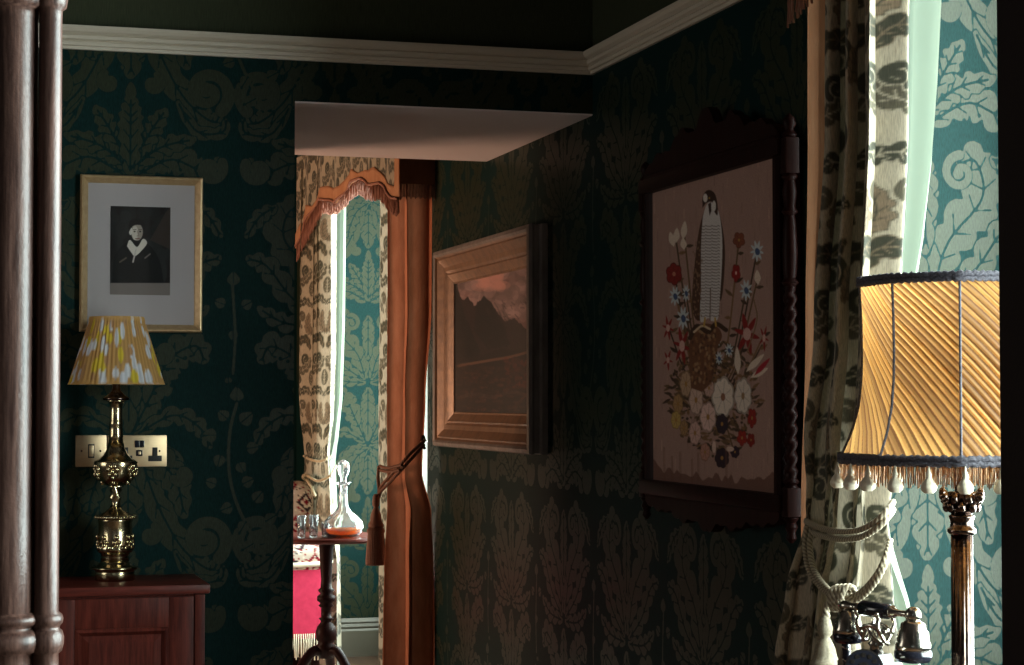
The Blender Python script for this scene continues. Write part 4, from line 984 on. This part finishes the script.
for i in range(9):
    a = ca+i*k; MB().tube([shade_pt(a, t, .001) for t in np.linspace(0, 1, 24)], .0022, 8).build('rib_braid', M['braid'], fl)
for nm, t, hh in (('top_braid', .992, .011), ('bottom_braid', .01, .012)):
    mb = MB()
    for dz, off in ((-hh*.32, .002), (hh*.32, .002)):
        P = [Vector(shade_pt(a, t, off))+Vector((0, 0, dz+.0015*math.sin(a*90))) for a in np.linspace(0, 2*PI, 241)]
        mb.tube(P, hh*.42, 8, 300, 3, .35, cap=False)
    mb.build(nm, M['braid'], fl)
mb = MB()
for i in range(420):
    a = 2*PI*i/420; p = Vector(shade_pt(a, 0, -.001+.002*math.sin(i*2.1))); L = .036+.004*math.sin(i*1.3)
    mb.tube([p+Vector((0, 0, -.004)), p+Vector((.001*math.sin(i), 0, -L*.5)), p+Vector((.001*math.cos(i*2), .001, -L))], .0011, 4)
mb.build('fringe', M['goldfr'], fl)
bob = None
for i in range(22):
    a = ca+.03+2*PI*i/22; p = Vector(shade_pt(a, 0, .004))
    if bob is None:
        bob = MB().lathe([(.001, -.047), (.007, -.0465), (.0115, -.042), (.0125, -.037), (.0105, -.031), (.006, -.025), (.0035, -.022), (.005, -.018), (.003, -.013), (.001, -.004)], p.x, p.y, p.z, 18, fn=lambda r, z, a_: r*(1+.03*math.sin(a_*12))).build('bobble', M['pearl'], fl)
        bp0 = Vector(p); bl0 = bob.location.copy()
    else:
        c = bob.copy(); C.objects.link(c); c.parent = fl; c.location = bl0+(p-bp0)
# pole: corinthian capital, fluted shaft, base
mb = MB(); zc0 = 1.064
mb.lathe([(.020, 0), (.0235, .004), (.0235, .009), (.019, .012), (.0185, .022), (.021, .028), (.0215, .032)], *FL, zc0-.034, 32)
mb.lathe([(.017, 0), (.018, .015), (.023, .030), (.027, .036), (.027, .040)], *FL, zc0-.004, 32)
for tier, (zr, rr, n_) in enumerate(((.012, .024, 8), (.026, .030, 8))):
    for i in range(n_):
        a = 2*PI*(i+.5*tier)/n_+ca
        mb.ball((FL[0]+rr*math.cos(a), FL[1]+rr*math.sin(a), zc0+zr), .0075, 8, .010, 6)
for i in range(4):
    a = ca+PI/4+i*PI/2
    for (rr, zz, q_) in ((.040, .030, .0085), (.034, .026, .008), (.043, .036, .006)): mb.ball((FL[0]+rr*math.cos(a), FL[1]+rr*math.sin(a), zc0+zz), q_, 10, None, 6)
mb.build('capital', M['brass_dark'], fl)
MB().lathe([(.0205, .24), (.019, .26), (.0185, .60), (.0178, 1.034)], *FL, 0, 96, fn=lambda r, z, a: r*(1-.07*abs(math.sin(a*8)))).build('pole', M['brass_dark'], fl)
MB().lathe([(.115, 0), (.12, .012), (.115, .03), (.09, .04), (.07, .07), (.05, .10), (.045, .15), (.03, .17), (.034, .20), (.024, .22), (.022, .25)], *FL, 0, 40).build('base', M['brass_dark'], fl)
MB().lathe([(.010, 0), (.012, .03), (.010, .12), (.016, .13), (.016, .17), (.030, .20), (.033, .23), (.025, .26), (.002, .28)], *FL, 1.09, 20).build('bulb_holder', M['brass_dark'], fl)

# ================================================================== TELEPHONE AND ITS TABLE
def atD(px, py, D): return Vector((0, 0, EYE))+ray(px, py)*D
PT = (1.44, 2.935); TZp = .655
tt = thing('telephone_table', (1.385, 2.975, 0), 'small dark pedestal table under the antique telephone', 'table')
MB().box(1.255, 1.565, 2.83, 3.11, TZp-.02, TZp, .006).build('table_top', M['mahog'], tt, smooth='auto')
MB().lathe([(.022, .02), (.016, .08), (.024, .2), (.014, .3), (.016, .5), (.028, .6), (.04, .636)], 1.36, 2.99, 0, 24).build('column', M['darkwood'], tt)
MB().lathe([(.10, 0), (.105, .01), (.10, .022), (.03, .04), (.02, .05)], 1.36, 2.99, 0, 32).build('base', M['darkwood'], tt)
ph = thing('telephone', (*PT, TZp), 'antique style black and nickel cradle telephone in front of the curtain rope', 'telephone')
dch = 3.17
R0, R1 = atD(848, 606, 3.21), atD(913, 615, 3.10)      # far and near ends of the handset
hs = MB().tube([R0*(1-t)+R1*t for t in (.20, .24, .62, .66)], [.0095, .0130, .0130, .0105], 16).build('handset', M['black'], ph)
mb = MB()
mb.tube([R0*(1-t)+R1*t for t in (-.14, -.08, .0, .05, .12, .20)], [.004, .008, .0085, .006, .0065, .0095], 14)
mb.build('handset_fitting', M['silver'], hs); mb = MB()
mb.tube([R0*(1-t)+R1*t for t in (.66, .70, .73, .78, .90, 1.0)], [.0105, .0115, .0075, .0055, .0055, .006], 14)
mb.ball(R1+Vector((0, 0, .0)), .0135, 18, None, 12); mb.build('handset_fitting', M['silver'], hs)
def cup_(P, s_, name):
    o = MB().lathe([(.004, .0), (.008, -.006), (.014, -.010), (.017, -.016), (.018, -.026), (.0235, -.030), (.0245, -.036), (.0245, -.044)][::-1] if False else [(.0245*s_, -.044*s_), (.0245*s_, -.034*s_), (.0225*s_, -.030*s_), (.0215*s_, -.018*s_), (.0185*s_, -.014*s_), (.0165*s_, -.006*s_), (.008*s_, -.001), (.003*s_, 0)], P.x, P.y, P.z, 28).build(name, M['silver'], hs)
    MB().lathe([(.012*s_, -.060*s_), (.022*s_, -.058*s_), (.026*s_, -.052*s_), (.026*s_, -.044*s_), (.024*s_, -.042*s_)], P.x, P.y, P.z, 28).build('black_rim', M['black'], o)
cup_(R0+Vector((0, 0, -.004)), .96, 'earpiece'); cup_(R1+Vector((0, 0, -.006)), 1.16, 'mouthpiece')
# cradle with scrolled prongs
mid = R0*.56+R1*.44; ax = (R1-R0).normalized(); pe = Vector((-ax.y, ax.x, 0)).normalized()
mb = MB()
for sd in (-1, 1):
    for off in (-.024, .020):
        c0 = mid+ax*off
        mb.tube(crom([c0+Vector((0, 0, -.052)), c0+pe*sd*.010+Vector((0, 0, -.040)), c0+pe*sd*.020+Vector((0, 0, -.022)), c0+pe*sd*.016+Vector((0, 0, -.012)), c0+pe*sd*.021+Vector((0, 0, -.006))], 6), .0032, 8)
        mb.ball(c0+pe*sd*.021+Vector((0, 0, -.004)), .0042, 10, None, 8)
        mb.ball(c0+Vector((0, 0, -.032)), .007, 10, None, 8)
    mb.tube(crom([mid+ax*-.03*1+pe*sd*.008+Vector((0, 0, -.034)), mid+pe*sd*.012+Vector((0, 0, -.024)), mid+ax*.028+pe*sd*.008+Vector((0, 0, -.034))], 6), .0035, 8)
    mb.tube(crom([mid+ax*-.024+pe*sd*.006+Vector((0, 0, -.052)), mid+ax*-.012+pe*sd*.01+Vector((0, 0, -.030)), mid+ax*.004+pe*sd*.01+Vector((0, 0, -.044)), mid+ax*.02+pe*sd*.006+Vector((0, 0, -.054))], 6), .003, 8)
mb.lathe([(.012, -.075), (.010, -.060), (.014, -.054), (.009, -.048), (.006, -.03)], mid.x, mid.y, mid.z, 20)
mb.build('cradle', M['silver'], ph)
# stepped square body
mb = MB(); bx, by = mid.x, mid.y; zt = mid.z-.070
def frust(mb, z0, z1, a0, a1, rot=math.atan2(ax.y, ax.x)):
    V = []
    for z_, a_ in ((z0, a0), (z1, a1)):
        for (u, v) in ((-1, -1), (1, -1), (1, 1), (-1, 1)): V.append((bx+a_*(u*math.cos(rot)-v*math.sin(rot)), by+a_*(u*math.sin(rot)+v*math.cos(rot)), z_))
    mb.add(V, [(0, 1, 2, 3), (7, 6, 5, 4)]+[(i, (i+1) % 4, 4+(i+1) % 4, 4+i) for i in range(4)])
H = zt-TZp
for z0, z1, a0, a1 in ((0, .012, .085, .085), (.012, .03, .08, .072), (.03, H*.55, .066, .044), (H*.55, H*.62, .048, .044), (H*.62, H*.86, .036, .026), (H*.86, H*.93, .031, .027), (H*.93, H, .020, .017)): frust(mb, TZp+z0, TZp+z1, a0, a1)
mb.build('body', M['black'], ph, smooth=False)
dc = atD(864, 668, 3.06); dn = (Vector((0, 0, EYE+.5))-dc).normalized(); du = dn.cross(Vector((0, 0, 1))).normalized(); dv = du.cross(dn)
def disc(r0, h0, h1, c=dc, r1=None, n_=32):
    r1 = r1 or r0; V = [c+du*(r*math.cos(a))+dv*(r*math.sin(a))+dn*h for (r, h) in ((r0, h0), (r1, h1)) for a in np.linspace(0, 2*PI, n_, endpoint=False)]
    return V, [tuple(range(n_))[::-1], tuple(range(n_, 2*n_))]+[(i, (i+1) % n_, n_+(i+1) % n_, n_+i) for i in range(n_)]
dl = MB().add(*disc(.030, -.03, 0)).build('dial', M['silver'], ph, smooth='auto')
mb = MB(); mb.add(*disc(.027, 0, .002)); mb.build('dial_plate', M['black'], dl, smooth='auto')
mb = MB()
for i in range(10): a = 2*PI*i/12+.5; mb.add(*disc(.0038, .002, .0028, dc+du*.020*math.cos(a)+dv*.020*math.sin(a), n_=12))
mb.add(*disc(.009, .002, .003, n_=20)); mb.build('finger_holes', M['silver'], dl, smooth='auto')
c0 = R0+Vector((-.004, 0, -.055)); mb = MB()
mb.tube(crom([c0, c0+Vector((.001, -.002, -.06)), c0+Vector((.004, .0, -.13)), c0+Vector((.02, .02, -.19)), Vector((bx-.05, by-.01, TZp+.02))], 14), .0065, 12, 2*PI/.018, 2, .35)
mb.build('cord', attr_mat('unused') if False else M['black'], ph)
mb = MB(); P = crom([c0, c0+Vector((.001, -.002, -.06)), c0+Vector((.004, .0, -.13)), c0+Vector((.02, .02, -.19)), Vector((bx-.05, by-.01, TZp+.02))], 40)
H_ = []
for i, p in enumerate(P): a = i*.45; H_.append(Vector(p)+Vector((math.cos(a), math.sin(a), 0))*.0062)
mb.tube(H_, .0017, 6); mb.build('cord_fleck', M['silver'], ph)

# ================================================================== LOUNGE: TRIPOD TABLE, DECANTER, TUMBLERS, CHAIR
TX, TY, TT_ = 1.523, 7.89, .697
tp = thing('tripod_table', (TX, TY, 0), 'round dark wine table on turned tripod pedestal holding the decanter', 'table')
MB().lathe([(.20, -.024), (.236, -.021), (.245, -.012), (.243, -.003), (.236, 0), (.001, 0)], TX, TY, TT_, 64).build('table_top', M['mahog'], tp, smooth='auto')
MB().lathe([(r/240.0, (648-y)/240.0) for r, y in ((7, 655), (8.5, 648), (10.5, 643), (7, 641), (9.8, 636), (10.2, 629), (8.5, 624), (5.2, 620), (5.5, 618), (7.4, 616.5), (5, 615), (5, 606), (7.6, 604), (5.6, 601.5), (8.8, 599), (9, 595), (5.8, 592), (8.2, 589), (5.6, 586.5), (5.0, 580), (6, 565), (7, 548), (8.2, 540), (11, 537), (11, 536.4))], TX, TY, .227, 28).build('pedestal', M['darkwood'], tp)
for i in range(3):
    a = -.35+i*2*PI/3-PI/6; d = Vector((math.cos(a), math.sin(a), 0)); o = Vector((TX, TY, 0)); Z_ = Vector((0, 0, 1))
    MB().tube(crom([o+d*.015+Z_*.225, o+d*.06+Z_*.225, o+d*.12+Z_*.15, o+d*.17+Z_*.06, o+d*.23+Z_*.022, o+d*.255+Z_*.016], 6), [.022-.0003*i_ for i_ in range(31)], 12).build('leg', M['darkwood'], tp)
# decanter
dp = atD(343, 529, 7.86); DX, DY = dp.x, dp.y; q_ = 1/243.0
dec = thing('decanter', (DX, DY, TT_), 'cut crystal ship decanter with oval stopper and amber spirit on the wine table', 'decanter')
outer = [(10, 0), (15, .8), (18, 5), (19, 10), (17.5, 16), (13, 21), (8, 25), (5, 30), (4, 38), (3.9, 48), (4.6, 51), (8.2, 54)]
inner = [(3.2, 54), (2.9, 40), (3.8, 30), (7, 24.5), (12.3, 19.5), (16.6, 15), (17.8, 10), (16.8, 5), (14, 2.4), (.01, 2.2)]
MB().lathe([(.0001, 0)]+[(r*q_, z*q_) for r, z in outer+inner], DX, DY, TT_+.0005, 48, fn=lambda r, z, a: r*(1+(.06*abs(math.sin(a*7+z*90)) if .02 < z < .09 and r > .03 else 0))).build('bottle', M['crystal'], dec)
MB().lathe([(.01*q_, 2.3), (13.6, 2.5), (16.6, 5.2), (17.3, 8.2), (.01, 8.3)] and [(.00001, 2.4*q_), (13.4*q_, 2.6*q_), (16.3*q_, 5.2*q_), (17.2*q_, 8.4*q_), (.00001, 8.5*q_)], DX, DY, TT_+.0005, 40).build('spirit', M['whisky'], dec)
MB().lathe([(r*q_, z*q_) for r, z in ((2.6, 42), (3, 54.5), (2.6, 57), (3.2, 59), (5.2, 64), (5.8, 68), (4.6, 73), (2, 75.5), (.01, 76))], DX, DY, TT_, 24, fn=lambda r, z, a: r*(1+.10*math.cos(a*8))).build('stopper', M['crystal'], dec)
lab = ['leftmost clear tumbler on the wine table at the jamb', 'clear tumbler in the middle of the three beside the decanter', 'short tumbler nearest the decanter foot']
for i, (x, y, h, r) in enumerate(((301.5, 531, 22, 4.6), (313.5, 531, 22, 4.8), (325.5, 530, 14, 4.4))):
    p = atD(x, y, 7.80+.03*i)
    g_ = MB().lathe([(.0001, .0004), (r*.82*q_, .0004), (r*q_, h*q_), (r*.90*q_, h*q_), (r*.74*q_, 3*q_), (.0001, 2.6*q_)], p.x, p.y, TT_+.0004, 28, fn=lambda rr, z, a: rr*(1+.03*math.cos(a*10)) if z < .06 else rr).build('tumbler', M['tumbler'])
    tag(g_, lab[i], 'glass', 'tumblers on the wine table')
# chair
ch = thing('lounge_chair', (1.30, 8.80, 0), 'crimson velvet chair with red and cream woven rug cover and fringe behind the wine table', 'chair')
kr = Art(0, 0, .5, .5, 500, srgb(196, 176, 160))
for i in range(5):
    for j in range(5):
        x, y = .05+i*.1+(.05 if j % 2 else 0), .05+j*.1; c = srgb(*[(130, 24, 40), (60, 44, 50)][(i+j) % 2])
        for dx in (-.5, 0, .5):
            kr.poly([(x+dx-.045, y), (x+dx, y-.045), (x+dx+.045, y), (x+dx, y+.045)], c); kr.poly([(x+dx-.028, y), (x+dx, y-.028), (x+dx+.028, y), (x+dx, y+.028)], srgb(206, 186, 168)); kr.poly([(x+dx-.014, y), (x+dx, y-.014), (x+dx+.014, y), (x+dx, y+.014)], srgb(120, 20, 36))
for k in range(900): x, y = .5*r2.random(), .5*r2.random(); kr.ell(x, y, .005, .004, srgb(*[(140, 40, 50), (226, 208, 190), (70, 56, 60)][k % 3]))
def cushion(name, x0, x1, y0, y1, z0, z1, m, parent, rnd=.04, nsg=90, lean=0):
    import bmesh
    bm = bmesh.new(); bmesh.ops.create_cube(bm, size=2); bmesh.ops.subdivide_edges(bm, edges=bm.edges[:], cuts=nsg, use_grid_fill=True)
    V = []; c = np.array(((x0+x1)/2, (y0+y1)/2, (z0+z1)/2)); h = np.array(((x1-x0)/2, (y1-y0)/2, (z1-z0)/2))
    bm.verts.index_update()
    for v in bm.verts:
        p = np.array(v.co)*h; inn = np.clip(p, -(h-rnd), h-rnd); d = p-inn; L = np.linalg.norm(d)
        if L > 0: d = d/L*rnd
        p = inn+d; p[1] += lean*(p[2]+h[2]); V.append(c+p)
    Fs = [[v.index for v in f.verts] for f in bm.faces]; bm.free(); V = np.array(V)
    return mk(name, V, Fs, m, parent, attrs={'art': kr.sample((V[:, 0]*.9+V[:, 1]*.6) % .5, (V[:, 2]*.9+V[:, 1]*.5) % .5)})
cushion('backrest', 1.02, 1.665, 8.86, 9.00, .50, .875, M['kilim'], ch, .06, lean=.12)
cushion('rug_cover', 1.00, 1.635, 8.33, 8.90, .50, .625, M['kilim'], ch, .05)
MB().tube(crom([(1.0, 8.335, .53), (1.2, 8.325, .535), (1.45, 8.325, .54), (1.60, 8.33, .545), (1.632, 8.36, .555), (1.64, 8.6, .56)], 8), .011, 10).build('piping', M['cream'], ch)
cushion('seat_base', 1.01, 1.625, 8.34, 8.98, .22, .54, M['crimson'], ch, .03)
mb = MB()
for i in range(62):
    x = 1.015+i*.0097; mb.tube([(x, 8.338, .245), (x+.003*math.sin(i), 8.333, .20), (x+.004*math.cos(i*2), 8.336, .14+.01*math.sin(i*3))], .0030, 5)
for i in range(55):
    y = 8.345+i*.0115; mb.tube([(1.627, y, .245), (1.631, y+.003*math.sin(i), .20), (1.628, y, .14+.01*math.sin(i*3))], .0030, 5)
mb.build('fringe', M['kilim'] if False else M['cream'], ch)
for (x, y) in ((1.06, 8.40), (1.575, 8.40), (1.06, 8.93), (1.575, 8.93)): MB().lathe([(.016, 0), (.022, .06), (.018, .12), (.028, .18), (.028, .24)], x, y, 0, 14).build('leg', M['darkwood'], ch)
